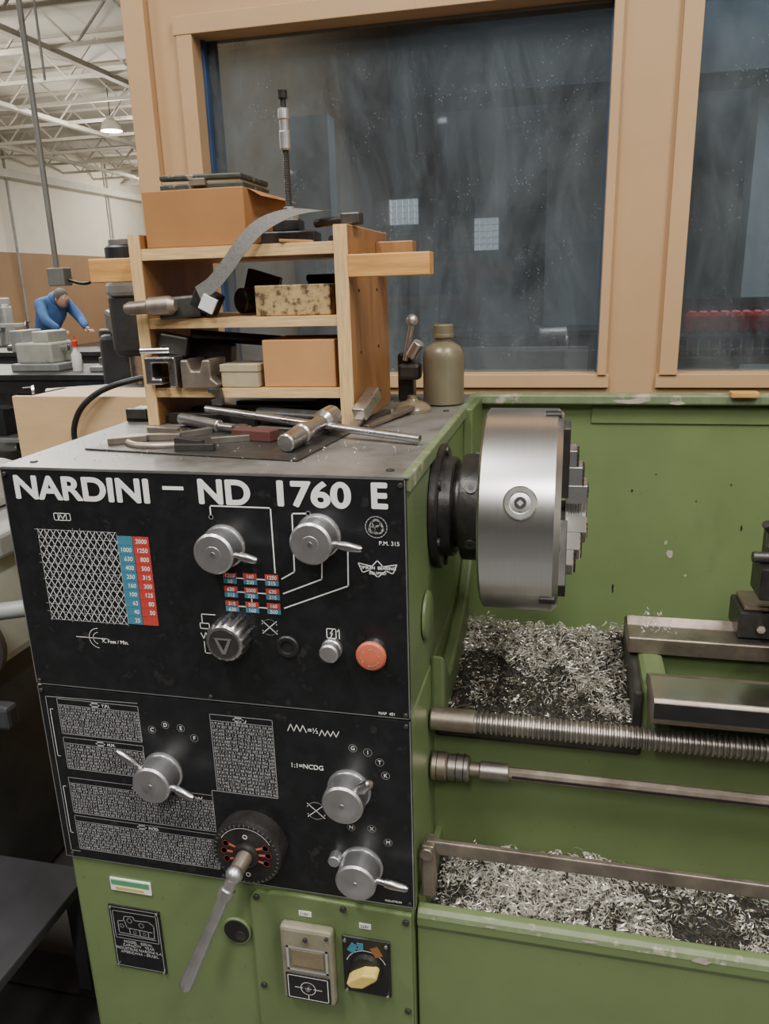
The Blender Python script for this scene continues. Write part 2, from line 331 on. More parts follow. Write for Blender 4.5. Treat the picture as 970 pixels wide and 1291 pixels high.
lines("chart_outer",poly([(-.452,.932),(-.622,.928),(-.622,.622),(-.604,.622)])+poly([(-.336,.774),(-.336,.784),(-.326,.784)]),.001,GREYP,LA)
lines("chart_brackets",poly([(-.612,.905),(-.617,.905),(-.617,.815),(-.612,.815)])+poly([(-.612,.755),(-.617,.755),(-.617,.66),(-.612,.66)]),.001,WHITE,LA)
def zig(x,z,n,a,w): return poly([(x+w*i,z+(a if i%2 else -a)) for i in range(n)])
lines("screw_symbols",zig(-.196,.917,7,.006,.005)+zig(-.145,.913,8,.005,.0045)+zig(-.28,.917,6,.003,.003)+zig(-.37,.765,6,.003,.003),.0013,WHITE,LA)
text("half_text","=½",-.164,.911,.013,WHITE,LA); text("ncdg_text","1:1=NCDG",-.196,.846,.0115,WHITE,LA)
text("panel_code","NAP  401",-.05,.955,.0065,WHITE,LA); text("maker_text","INDUSTRIAS",-.05,.614,.005,WHITE,LA)
def dots(cx,cz,r,labs,a0,da):
    for i,l in enumerate(labs):
        a=a0-da*i; x=cx+r*cos(a); z=cz+r*sin(a)
        lines("dial_ring",circ(x,z,.0066,14),.0006,GREYP,LA); text("dial_letter",l,x,z-.0032,.0095,WHITE,LA,align='CENTER')
dots(-.398,.845,.053,"CDEF",2.25,.52); dots(-.090,.844,.048,"GITK",1.62,.5); dots(-.082,.706,.046,"NXM",2.0,.75)

# knobs ---------------------------------------------------------------
def hubknob(name,x,z,h,r,tips,rr=.006):
    rev(name,(x,-.004,z),(0,-1,0),[(0,r*1.08),(.004,r*1.08),(.005,r*.99),(.010,r),(h-.003,r),(h,r-.003),(h,r*.40),(h+.0004,r*.38)],SATIN,LA,48)
    rev(name+"_cap",(x,-.004-h,z),(0,-1,0),[(0,.004),(.0012,.0036)],STEEL,LA,16)
    for (tx,tz,ty) in tips:
        d=Vector((tx,ty,tz)).normalized(); o=Vector((x,-h*.62,z))+d*r*.9; L=Vector((tx,ty,tz)).length-r*.9
        rev(name+"_lever",o,d,[(0,rr*.75),(L*.28,rr*.75),(L*.30,rr*1.0),(L*.5,rr*1.15),(L*.92,rr*.85),(L,rr*.5)],STEEL,LA,20)
hubknob("speed_knob",-.274,1.2097,.042,.0305,[(.066,-.006,-.018)])
hubknob("speed_knob",-.128,1.232,.042,.0305,[(.073,-.004,-.018)])
hubknob("feed_knob",-.420,.810,.045,.0325,[(-.056,.055,-.015),(.073,-.014,-.018)],.0065)
hubknob("feed_knob",-.101,.818,.045,.0325,[(.047,.048,-.022)],.0080)
hubknob("feed_knob",-.086,.6786,.045,.0325,[(.082,-.003,-.012)],.0065)
cyl("shaft_stub",(-.128,-.004,.690),(-.128,-.022,.690),.010,SATIN,LA)
kr=lambda i,t: (1.0 if (i//2)%2 else .92) if t<.03 else 1
rev("range_knob",(-.2746,-.004,1.067),(0,-1,0),[(0,.0325),(.010,.0325),(.011,.0325),(.024,.0325),(.031,.029),(.033,.026)],STEEL,LA,64,rfun=kr)
rev("range_knob_face",(-.2746,-.0375,1.067),(0,-1,0),[(0,.0235),(.001,.023)],IRON,LA,40)
mesh_ob("range_pointer",[(-.2746-.014,-.0392,1.067+.010),(-.2746+.014,-.0392,1.067+.010),(-.2746+.003,-.0392,1.067-.016),(-.2746-.003,-.0392,1.067-.016)],[(0,1,2,3)],SATIN,LA)
mesh_ob("range_pointer_inner",[(-.2746-.008,-.0395,1.067+.007),(-.2746+.008,-.0395,1.067+.007),(-.2746,-.0395,1.067-.010)],[(0,1,2)],BLK,LA)
rev("sight_port",(-.186,-.004,1.055),(0,-1,0),[(0,.018),(.004,.018),(.006,.016),(.006,.011),(.003,.010)],BLK,LA,32)
rev("push_button",(-.1165,-.004,1.058),(0,-1,0),[(0,.0160),(.008,.0160),(.010,.0145),(.021,.0145),(.023,.012)],SATIN,LA,32)
rev("emergency_stop_base",(-.053,-.004,1.060),(0,-1,0),[(0,.019),(.010,.018),(.012,.012),(.017,.012)],STEEL,LA,32)
rev("emergency_stop_cap",(-.053,-.019,1.060),(0,-1,0),[(0,.0165),(.002,.0218),(.007,.0224),(.010,.020),(.0115,.014),(.0120,.005)],ESTOP,LA,40)
lines("emergency_stop_arrows",circ(-.053,1.060,.013,12,.3,1.6)+circ(-.053,1.060,.013,12,2.4,3.7)+circ(-.053,1.060,.013,12,4.5,5.8),.0009,WHITE,LA,-.0311)
# big dial with long handle
DX,DZ=-.270,.695
rev("feed_dial",(DX,-.004,DZ),(0,-1,0),[(0,.060),(.026,.060),(.030,.0585),(.033,.054),(.033,.022),(.037,.022),(.040,.018)],OXIDE,LA,72,rfun=lambda i,t:(1.0 if i%2 else .985) if t<.027 else 1)
FY=-.0373
lines("feed_dial_ticks",[s for k in range(40) for s in [(DX+.0520*cos(k*pi/20),DZ+.0520*sin(k*pi/20),DX+.0555*cos(k*pi/20),DZ+.0555*sin(k*pi/20))]],.0006,GREYP,LA,FY)
RS=[];
for sx in(-1,1):
    for k,(a,b) in enumerate(((.017,.030),(.003,.034),(-.012,.030))):
        RS.append((DX+sx*.012,DZ+a*.6,DX+sx*b,DZ+a))
        lines("dial_dot",circ(DX+sx*(b+.004),DZ+a,.0025,10),.0050,DRED,LA,FY-.0006)
lines("dial_tracks",RS,.0040,DRED,LA,FY-.0004); lines("dial_track_white",circ(DX,DZ+.002,.0475,30,.5,2.6),.0008,WHITE,LA,FY-.0004)
text("dial_zero","O",DX-.004,DZ+.030,.011,WHITE,LA,FY-.0006); text("dial_zero_b","O",DX-.004,DZ-.042,.011,WHITE,LA,FY-.0006)
h0=Vector((DX,-.038,DZ)); h1=Vector((DX-.003,-.078,DZ-.004)); tip=Vector((-.343,-.145,.522))
cyl("dial_handle_boss",h0,h1,.0135,RUST,LA,.012); sph("dial_handle_joint",h1,.014,SATIN,LA)
d=(tip-h1); L=d.length
rev("dial_handle",h1,d,[(0,.009),(L*.12,.010),(L*.13,.0125),(L*.20,.0125),(L*.21,.009),(L*.42,.0095),(L*.44,.0085),(L*.8,.0105),(L*.97,.0115),(L,.009)],SATIN,LA,28)
# lower green front details
extr("front_cover_plate",[(-.285,.18),(-.006,.18),(-.006,.596),(-.215,.602),(-.275,.597),(-.285,.58)],1,-.010,0,GREEN,LA,.003)
for x,z in((-.272,.588),(-.015,.583),(-.272,.40),(-.015,.40),(-.12,.590)): screw(x,z,LA,-.010,.0055,IRON)
rev("drain_hole",(-.318,.0,.500),(0,-1,0),[(0,.027),(.003,.027),(.005,.0255)],GREEN2,LA,36)
cyl("drain_hole_dark",(-.318,.0,.500),(-.318,-.0053,.500),.0235,BLK,LA,ch=.0002)
cyl("drain_pipe_inside",(-.311,-.0045,.492),(-.311,-.0058,.492),.010,IRON,LA,ch=.0002)
box("label_plate",(-.556,-.476),(-.003,0),(.545,.572),WHITE,LA,.001); box("label_green_strip",(-.553,-.479),(-.004,-.003),(.559,.569),PGREEN,LA); box("label_yellow_strip",(-.545,-.49),(-.004,-.003),(.550,.555),YEL,LA)
box("spec_plate",(-.568,-.466),(-.003,0),(.372,.512),BLACK,LA,.002)
lines("spec_plate_border",rect(-.564,.376,-.470,.508)+rect(-.56,.44,-.474,.50),.0012,GREYP,LA,-.0034)
lines("spec_plate_drawing",poly([(-.552,.452),(-.552,.478),(-.54,.480),(-.538,.490),(-.52,.492),(-.518,.484),(-.49,.486),(-.48,.478),(-.482,.450),(-.552,.452)])+poly([(-.538,.480),(-.535,.465),(-.485,.463)])+circ(-.545,.468,.004,8)+circ(-.528,.482,.005,10)+circ(-.505,.475,.005,10)+[(-.555,.447,-.48,.447),(-.530,.463,-.530,.452),(-.510,.463,-.510,.452),(-.493,.463,-.493,.452)]+circ(-.52,.457,.003,8)+circ(-.501,.457,.003,8),.0014,GREYP,LA,-.0034)
text("spec_plate_text","MODEL   SERIAL\nCAPACITY   YEAR\nINDUSTRIAS NARDINI S.A.\nAMERICANA - BRASIL",-.517,.430,.008,GREYP,LA,-.0034,align='CENTER')
for x,z in((-.563,.507),(-.471,.507),(-.563,.377),(-.471,.377)): screw(x,z,LA,-.003,.003,STEEL)
# meter box and rotary switch
box("meter_box",(-.228,-.136),(-.030,-.010),(.400,.553),BEIGE,LA,.006)
box("meter_window",(-.208,-.152),(-.0325,-.030),(.478,.512),METD,LA,.002)
lines("meter_frame",rect(-.214,.472,-.146,.518),.004,GREYP,LA,-.0335)
box("meter_lower_plate",(-.221,-.143),(-.0325,-.030),(.407,.462),BLK,LA,.002)
lines("meter_mark",rect(-.217,.411,-.147,.458)+circ(-.182,.434,.013,18)+[(-.205,.434,-.192,.434),(-.172,.434,-.158,.434),(-.187,.434,-.177,.434),(-.182,.421,-.182,.412)],.0013,WHITE,LA,-.0328)
screw(-.182,.434,LA,-.032,.004,STEEL); screw(-.182,.535,LA,-.030,.004,IRON); screw(-.145,.544,LA,-.03,.003,IRON)
box("label_tag",(-.198,-.176),(-.011,-.010),(.563,.573),WHITE,LA); box("label_tag_b",(-.094,-.074),(-.011,-.010),(.557,.567),WHITE,LA)
text("label_tag_text","110V",-.196,.565,.007,BLK,LA,-.0112); text("label_tag_text","220V",-.092,.559,.007,BLK,LA,-.0112)
box("rotary_switch_plate",(-.124,-.042),(-.016,-.010),(.425,.540),BLK,LA,.004)
rev("rotary_switch_boss",(-.083,-.016,.482),(0,-1,0),[(0,.028),(.008,.026),(.010,.022)],OXIDE,LA,36)
extr("rotary_switch_handle",[(-.111,.474),(-.104,.466),(-.083,.468),(-.060,.488),(-.057,.494),(-.062,.499),(-.083,.496),(-.104,.482)],1,-.046,-.024,YEL,LA,.003)
lines("switch_ticks",circ(-.083,.482,.035,16,.4,2.8),.0012,WHITE,LA,-.0165); box("switch_blue_mark",(-.112,-.099),(-.0168,-.016),(.510,.528),BLUE,LA,rot=(0,.5,0))
box("switch_blue_mark_b",(-.098,-.087),(-.0168,-.016),(.517,.531),BLUE,LA); box("switch_rust_mark",(-.072,-.058),(-.0168,-.016),(.508,.527),BROWNM,LA,rot=(0,-.5,0))
for x,z in((-.118,.534),(-.048,.534),(-.118,.431),(-.048,.431)): screw(x,z,LA,-.016,.003,STEEL)
box("gear_cover_end",(XL-.02,XL),(.05,.55),(.62,1.28),GREEN2,LA,.01)

# headstock right side, spindle -----------------------------------------
SY,SZ=.26,1.205
rev("spindle_flange",(0,SY,SZ),(1,0,0),[(0,.106),(.010,.106),(.013,.103),(.013,.086),(.030,.084),(.033,.081)],OXIDE,LA,56)
for k in range(6):
    a=k*pi/3+.4; y=SY+.094*cos(a); z=SZ+.094*sin(a); cyl("flange_bolt",(.010,y,z),(.017,y,z),.008,IRON,LA,seg=16)
rev("spindle_nose",(.030,SY,SZ),(1,0,0),[(0,.068),(.012,.070),(.014,.088),(.018,.0895),(.052,.0895),(.054,.087)],OXIDE,LA,56)
for a in(.62,2.0,-.45,3.3,4.5):
    y=SY-.089*cos(a); z=SZ+.089*sin(a); n=Vector((0,-cos(a),sin(a)))
    cyl("camlock_pin",Vector((.064,y,z)),Vector((.064,y,z))+n*.003,.010,IRON,LA,seg=20); cyl("camlock_socket",Vector((.064,y,z))+n*.003,Vector((.064,y,z))+n*.0035,.005,BLK,LA,seg=6)
rev("side_boss",(0,.13,1.060),(1,0,0),[(0,.040),(.004,.038),(.006,.034)],GREEN2,LA,36)
extr("headstock_foot",[(.17,.84),(.66,.84),(.66,1.10),(.60,1.02),(.50,.95),(.36,.91),(.24,.90),(.17,.97)],0,-.002,.022,GREEN2,LA,.006)
CH=grp("three_jaw_chuck"); CH.parent=LA
CR=.166; CX=.082
rev("chuck_body",(CX,SY,SZ),(1,0,0),[(0,.085),(.0,CR-.006),(.004,CR),(.113,CR),(.122,CR-.008),(.122,.028),(.05,.026)],STEELB,CH,128)
def radial(a): return Vector((0,-cos(a),sin(a)))
a=radians(19); n=radial(a); c=Vector((.146,SY,SZ))
rev("key_socket_ring",c+n*(CR-.010),n,[(0,.0250),(.0112,.0250),(.0128,.0230),(.0128,.0165),(.0085,.015)],BRIGHT,CH,40)
rev("key_socket_inner",c+n*(CR-.008),n,[(0,.0150),(.007,.0150),(.0075,.013),(.0075,.007)],IRON,CH,32)
cyl("key_socket_hole",c+n*(CR-.002),c+n*(CR+.0003),.0090,BLK,CH,seg=24,ch=.0001)
cyl("key_socket_square",c+n*(CR-.002),c+n*(CR+.0006),.0050,STEEL,CH,seg=4,ch=.0001)
for a2 in(139,259):
    nn=radial(radians(a2)); rev("key_socket",c+nn*(CR-.008),nn,[(0,.024),(.009,.024),(.0105,.022),(.0105,.012),(.006,.010)],STEEL,CH,32)
for a2 in(79,-41,199):
    nn=radial(radians(a2)); tt=Vector((1,0,0)).cross(nn)
    def jb(nm,r0,r1,x0,x1,w,m):
        vs=[Vector((x-.003,SY,SZ))+nn*r+tt*s for x in(x0,x1) for r in(r0,r1) for s in(-w,w)]
        o=mesh_ob(nm,vs,[(0,1,3,2),(4,6,7,5),(0,4,5,1),(2,3,7,6),(0,2,6,4),(1,5,7,3)],m,CH); b=o.modifiers.new("b","BEVEL"); b.width=.0012; b.segments=1
    jb("jaw_base",.030,.150,.206,.218,.018,IRON)
    for r0,r1,x1 in((.020,.052,.248),(.052,.084,.239),(.084,.112,.229)): jb("jaw_step",r0,r1,.214,x1,.0155,BRIGHT if a2==-41 else STEEL)
    for k in range(6): jb("jaw_tooth",.018+.0,.0205,.219+.004*k,.2215+.004*k,.0155,STEEL)
    for k in range(9): jb("jaw_rack",.032+.009*k,.036+.009*k,.2465-(.008 if k>1 else 0)-(.009 if k>5 else 0),.2495-(.008 if k>1 else 0)-(.009 if k>5 else 0),.0155,IRON)
    e=Vector((.190,SY,SZ))+nn*(CR-.001); cyl("rim_notch",e-Vector((.014,0,0)),e+Vector((.010,0,0)),.007,OXIDE,CH,seg=16)
for k in range(6):
    nn=radial(radians(50+60*k)); p=Vector((.203,SY,SZ))+nn*.125; cyl("face_bolt",p,p+Vector((.002,0,0)),.008,OXIDE,CH,seg=20)

# bed ------------------------------------------------------------------
BX=2.3
box("bed_front_wall",(-.01,BX),(.195,.225),(.50,.838),GREEN,LA,.006)
box("bed_rear_wall",(-.01,BX),(.46,.50),(.50,.835),GREEN2,LA,.006)
box("bed_gap_floor",(-.01,.37),(.20,.49),(.76,.828),IRON,LA,.01)
box("bed_gap_front_lip",(.0,.35),(.190,.215),(.80,.845),IRON,LA,.008)
box("bed_cross_rib",(.345,.39),(.20,.47),(.60,.925),GREEN2,LA,.01)
extr("bed_rib_curve",[(.195,.83),(.195,.918),(.47,.918),(.47,.84)],0,.332,.347,IRON,LA,.004)
box("bed_inner_floor",(.37,BX),(.20,.49),(.70,.83),GREEN2,LA,.004)
extr("front_way",[(.108,.922),(.125,.905),(.225,.905),(.225,.940),(.187,.955),(.112,.955),(.108,.950)],0,.352,BX,RUST,LA,.0015)
box("front_way_ground_top",(.353,BX),(.114,.184),(.9548,.9560),BRIGHT,LA)
box("front_way_support",(.36,BX),(.165,.222),(.83,.906),GREEN2,LA,.006)
box("front_way_black_face",(.353,BX),(.1065,.1085),(.924,.950),BLK,LA)
extr("rear_way",[(.325,.925),(.440,.925),(.440,.945),(.415,.955),(.395,.968),(.378,.955),(.327,.955),(.325,.953)],0,.330,BX,RUST,LA,.0015)
box("rear_way_top",(.332,BX),(.328,.374),(.9548,.9556),SCREW,LA)
box("rear_way_support",(.34,BX),(.345,.47),(.80,.926),GREEN2,LA,.006)
# carriage parts at right
extr("carriage_wing",[(.12,.957),(.46,.957),(.46,.990),(.40,1.012),(.33,1.012),(.30,.985),(.12,.985)],0,.60,.95,IRON,LA,.004)
box("carriage_wiper",(.512,.60),(.345,.43),(.958,1.008),IRON,LA,.004); box("carriage_wiper_cap",(.520,.60),(.35,.425),(1.008,1.018),RUST,LA,.003)
cyl("carriage_bolt",(.545,.346,.985),(.545,.325,.985),.008,STEEL,LA,seg=6)
box("compound_slide",(.60,.90),(.25,.42),(1.012,1.06),IRON,LA,.006)
box("tool_post",(.548,.68),(.28,.40),(1.055,1.15),OXIDE,LA,.006); cyl("tool_post_lever",(.56,.33,1.14),(.525,.29,1.185),.007,OXIDE,LA); box("tool_holder",(.522,.55),(.27,.34),(1.06,1.115),OXIDE,LA,.003)
cyl("tool_shank",(.512,.30,1.125),(.56,.30,1.125),.009,IRON,LA); cyl("tool_thread",(.54,.31,1.14),(.54,.31,1.165),.007,STEEL,LA)
box("saddle_apron",(.86,1.3),(.06,.19),(.66,.95),GREEN,LA,.01)
# backsplash
box("backsplash",(-.010,BX),(.80,.812),(.55,1.31),GREENB,LA,.002)
box("backsplash_lip",(-.004,BX),(.775,.815),(1.300,1.322),GREENL,LA,.004)
box("backsplash_inner_rail",(.262,BX),(.796,.80),(1.255,1.294),GREENB,LA,.002)
box("backsplash_left_return",(-.004,.018),(.60,.80),(.84,1.318),GREEN2,LA,.004)
box("backsplash_catch",(.545,.60),(.76,.79),(1.318,1.330),PINE,LA,.002)
blob("lip_paint_chip",.345,1.308,.045,.006,.7745,CHIPP,LA,1); blob("lip_paint_chip",.44,1.305,.02,.004,.7745,CHIPP,LA,4)
for k,(x,z,rx,rz,m_) in enumerate(((.452,.952,.008,.011,CHIPP),(.442,.978,.004,.007,CHIPP),(.60,1.02,.003,.008,IRON),(.33,.86,.003,.014,IRON),(.49,.90,.004,.004,CHIPP),(.36,1.10,.003,.004,IRON),(.57,1.12,.002,.003,IRON),(.50,1.08,.002,.002,IRON),(.41,1.14,.002,.002,IRON))):
    blob("splash_stain",x,z,rx,rz,.7993,m_,LA,k+10)
box("rear_tray",(0,BX),(.49,.80),(.55,.70),GREEN2,LA,.004)
# lead screw, feed rod, control bar
PT=.0086
prof=[(0,.016)]
for k in range(150):
    t=k*PT; prof+= [(t+.0002,.0150),(t+PT*.22,.0182),(t+PT*.60,.0182),(t+PT*.82,.0150)]
rev("lead_screw",(.075,.15,.862),(1,0,0),prof,SCREW,LA,32)
cyl("lead_screw_collar",(.002,.15,.862),(.078,.15,.862),.0195,RUST,LA,seg=36)
cyl("feed_rod_coupling",(.002,.15,.770),(.030,.15,.770),.024,RUST,LA,seg=36); cyl("feed_rod_coupling_ring",(.030,.15,.770),(.068,.15,.770),.0225,SCREW,LA,seg=36)
for x in(.012,.045,.058): cyl("coupling_groove",(x,.15,.770),(x+.0015,.15,.770),.0243,BLK,LA,seg=36)
cyl("feed_rod_nut",(.068,.15,.770),(.086,.15,.770),.012,RUST,LA); cyl("feed_rod_sleeve",(.085,.15,.770),(.135,.15,.770),.0155,SCREW,LA,seg=30)
cyl("feed_rod",(.13,.15,.770),(1.4,.15,.770),.0105,RUST,LA,seg=8)
box("feed_rod_key",(.14,1.4),(.1385,.1425),(.768,.772),BLK,LA)
box("control_bar",(.012,1.5),(.026,.036),(.690,.714),RUST,LA,.002)
box("control_bar_bracket",(.006,.028),(.015,.045),(.615,.712),RUST,LA,.004); cyl("bracket_pin",(.016,.01,.70),(.016,.05,.70),.011,RUST,LA)
# chip tray
extr("chip_tray_front",[(0,0),(.02,0),(.02,.53),(.03,.54),(.03,.585),(.018,.602),(.004,.602),(-.004,.592),(-.004,.575),(0,.565)],0,.001,BX,GREEN,LA,.003)
extr("tray_worn_edge",[(-.0046,.590),(-.0020,.5975),(.004,.6026),(.006,.6026),(.004,.6018),(-.003,.592)],0,.003,BX,GREENL,LA)
blob("tray_paint_chip",.432,.592,.014,.008,-.0052,CHIPP,LA,2); blob("tray_paint_chip",.12,.594,.010,.003,-.0052,CHIPP,LA,3); blob("tray_paint_chip",.27,.595,.014,.003,-.0052,CHIPP,LA,5)
box("chip_tray_floor",(.0,BX),(.02,.21),(.50,.535),BLK,LA)
box("base_side_right",(.0,BX),(.02,.60),(.0,.50),GREEN,LA)
box("tray_left_wall",(-.001,.012),(.02,.2),(.53,.612),GREEN2,LA,.003)
# swarf
SW=grp("metal_swarf"); 
def fz(x,y):
    b=.842+.018*noise.noise(Vector((x*14,y*14,0)))+.010*noise.noise(Vector((x*50,y*50,3)))
    b+=.06*max(0,min(.14,y-.36))*4-.25*max(0,.235-y)
    if y>.50: b-=(y-.50)*1.3
    return b
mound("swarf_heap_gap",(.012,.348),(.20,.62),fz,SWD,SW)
def dens(x,y): return .10+.95*(y>.385+.03*sin(x*30))+.85*(x>.20+.5*(.40-y))*(y<.42)+.5*noise.noise(Vector((x*20,y*20,8)))
def pg():
    while True:
        x=random.uniform(.02,.345); y=random.uniform(.21,.56)
        if random.random()<dens(x,y): return (x,y,fz(x,y)+random.uniform(.0,.012))
swarf("swarf_curls_gap",3600,pg,SW,rs=(.0018,.0055),ws=(.0008,.0022))
swarf("swarf_big_curls_gap",560,lambda:(lambda p:(p[0],p[1],p[2]+.006))(pg()),SW,rs=(.005,.010),ws=(.001,.003),sw=(3,9))
swarf("swarf_tinted_gap",1800,lambda:(lambda x,y:(x,y,fz(x,y)+.006))(random.uniform(.02,.34),random.uniform(.21,.55)),SW,SWARF2,rs=(.0015,.005))
swarf("swarf_long_curls",34,lambda:(random.uniform(.05,.31),random.uniform(.33,.50),.878),SW,rs=(.012,.022),ws=(.001,.0018))
def ft(x,y): return .560+.016*noise.noise(Vector((x*9,y*12,5)))+.012*noise.noise(Vector((x*40,y*40,1)))-.034*max(0,min(1,(x-.42)/.3))+.018*exp(-((x-.20)/.12)**2)
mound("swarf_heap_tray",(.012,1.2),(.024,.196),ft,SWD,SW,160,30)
def pt():
    while True:
        x=random.uniform(.02,.95); y=random.uniform(.03,.19)
        if random.random()<(1.0*exp(-((x-.20)/.13)**2)+.16+.6*noise.noise(Vector((x*12,y*20,2)))): return (x,y,ft(x,y)+random.uniform(0,.012))
swarf("swarf_curls_tray",3800,pt,SW,rs=(.002,.0065),ws=(.0008,.0024))
swarf("swarf_big_curls_tray",560,lambda:(lambda p:(p[0],min(p[1],.175),p[2]+.006))(pt()),SW,rs=(.006,.012),ws=(.001,.003),sw=(3,9))
swarf("swarf_tinted_tray",1800,lambda:(lambda x,y:(x,y,ft(x,y)+.006))(random.uniform(.02,.9),random.uniform(.03,.19)),SW,SWARF2,rs=(.002,.006))
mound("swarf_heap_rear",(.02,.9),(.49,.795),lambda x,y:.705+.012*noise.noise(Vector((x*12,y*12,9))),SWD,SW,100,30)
swarf("swarf_curls_rear",700,lambda:(random.uniform(.02,.6),random.uniform(.60,.79),.715+random.uniform(0,.02)),SW,rs=(.002,.006))
swarf("swarf_curls_on_way",70,lambda:(random.uniform(.35,.41),random.uniform(.34,.43),.960),SW,rs=(.0012,.0032))
swarf("swarf_curls_ledge",160,lambda:(random.uniform(.35,.56),random.uniform(.22,.30),.835),SW,rs=(.0015,.005))
swarf("swarf_crumbs_top",110,lambda:(random.uniform(-.62,-.02),random.uniform(.03,.33),1.3215),LA,rs=(.0006,.0018))

# ================================================================ SHELF ON HEADSTOCK
SH=grp("wooden_tool_shelf")
T=1.3205
F,B=.355,.66
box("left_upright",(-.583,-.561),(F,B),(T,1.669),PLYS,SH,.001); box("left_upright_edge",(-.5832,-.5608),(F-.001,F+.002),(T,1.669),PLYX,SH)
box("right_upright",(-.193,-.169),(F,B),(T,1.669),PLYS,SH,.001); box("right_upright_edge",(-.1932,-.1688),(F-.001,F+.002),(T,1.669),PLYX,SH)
box("right_upright_top",(-.193,-.169),(F,B),(1.669,1.6705),PLYE,SH)
for n_,za,zb in(("top",1.624,1.644),("middle",1.502,1.520),("lower",1.374,1.392)):
    box(n_+"_board",(-.561,-.193),(F+.004,B),(za,zb),PLY,SH,.001); box(n_+"_board_edge",(-.5615,-.1925),(F+.002,F+.006),(za,zb),PLYE,SH)
box("left_bar",(-.70,-.583),(.40,.44),(1.588,1.632),PINE,SH,.002)
box("right_bar",(-.169,-.026),(.352,.392),(1.583,1.621),PINE,SH,.002)
box("right_bar_fore",(-.169,-.095),(.56,.60),(1.61,1.65),PLYS,SH,.002)
for z in(1.36,1.45,1.56): cyl("screw_hole",(-.170,.56,z),(-.1675,.56,z),.003,BLK,SH,seg=10); cyl("screw_hole",(-.170,.42,z),(-.1675,.42,z),.003,BLK,SH,seg=10)

def carton(name,x,y,z,m,rot=0,lid=True,bev=.002):
    g=grp(name); box("carton_body",x,y,z,m,g,bev)
    if lid:
        h=z[1]-z[0]; box("carton_lid",(x[0]-.0015,x[1]+.0015),(y[0]-.0015,y[1]+.0015),(z[1]-h*.30,z[1]+.001),m,g,.001)
        box("carton_flap_seam",(x[0]+.004,x[1]-.004),((y[0]+y[1])/2-.001,(y[0]+y[1])/2+.001),(z[1]+.0008,z[1]+.0016),BLK,g)
    c=Vector(((x[0]+x[1])/2,(y[0]+y[1])/2,0)); g.matrix_world=Matrix.Translation(c)@Matrix.Rotation(rot,4,'Z')@Matrix.Translation(-c); return g
g=carton("cardboard_box",(-.556,-.362),(.37,.62),(1.6445,1.742),CARD,.02,False)
mesh_ob("open_flap",[(-.362,.39,1.7415),(-.362,.61,1.7415),(-.338,.60,1.732),(-.340,.40,1.728)],[(0,1,2,3)],CARD,g)
box("lid_seam",(-.553,-.365),(.494,.496),(1.7415,1.7425),BLK,g)
g=grp("tool_case"); box("case_bottom",(-.535,-.375),(.40,.55),(1.7435,1.754),DBOX,g,.002,rot=(0,0,.05)); box("case_pages",(-.530,-.380),(.403,.547),(1.754,1.760),CARDG,g,.001,rot=(0,0,.04)); box("case_lid",(-.534,-.376),(.400,.548),(1.760,1.770),DBOX,g,.003,rot=(0,.015,.03)); box("case_clasp",(-.47,-.44),(.392,.402),(1.750,1.762),RUST,g,.001)
carton("cardboard_box",(-.342,-.203),(.365,.50),(1.3925,1.478),CARD2,0,False)
carton("speckled_box",(-.352,-.212),(.37,.47),(1.5205,1.574),SPECK,.05,False)
carton("small_grey_box",(-.425,-.350),(.36,.43),(1.3925,1.434),CARDG,-.04,True)
g=grp("grinding_wheel_stack"); 
for k in range(3): cyl("wheel",(-.25-.01*k,.60,1.3205+.012*k),(-.25-.01*k,.60,1.332+.012*k),.05,IRON,g)

g=grp("threaded_rod_stand")
box("holder_base",(-.355,-.255),(.42,.50),(1.6445,1.668),OXIDE,g,.003,rot=(0,0,.15)); box("holder_block",(-.335,-.285),(.43,.49),(1.668,1.690),OXIDE,g,.003,rot=(0,0,.15))
cyl("holder_washer",(-.307,.46,1.690),(-.307,.46,1.697),.020,STEEL,g); cyl("holder_nut",(-.307,.46,1.697),(-.307,.46,1.712),.011,SATIN,g,seg=6)
pr=[(0,.006)]
for k in range(56): pr+=[(.003*k+.0005,.0052),(.003*k+.0020,.0064)]
rev("threaded_rod",(-.307,.46,1.71),(0,0,1),pr,IRON,g,14)
rev("rod_sleeve",(-.307,.46,1.808),(0,0,1),[(0,.007),(.003,.010),(.030,.010),(.032,.0085),(.050,.0085),(.052,.0105),(.068,.0100),(.070,.006)],SATIN,g,28)
rev("rod_tip",(-.307,.46,1.878),(0,0,1),[(0,.0055),(.014,.0055),(.015,.0085),(.028,.0085),(.029,.006)],OXIDE,g,16)
g=grp("boring_bar"); cyl("bar_shank",(-.25,.44,1.680),(-.165,.40,1.682),.008,OXIDE,g); box("bar_head",(-.19,-.155),(.39,.42),(1.672,1.692),IRON,g,.003)
cyl("bar_b",(-.245,.52,1.655),(-.215,.62,1.657),.009,IRON,g)
box("paper_tag",(-.30,-.24),(.362,.40),(1.6455,1.650),CARD,g,.001,rot=(.1,.05,.4))
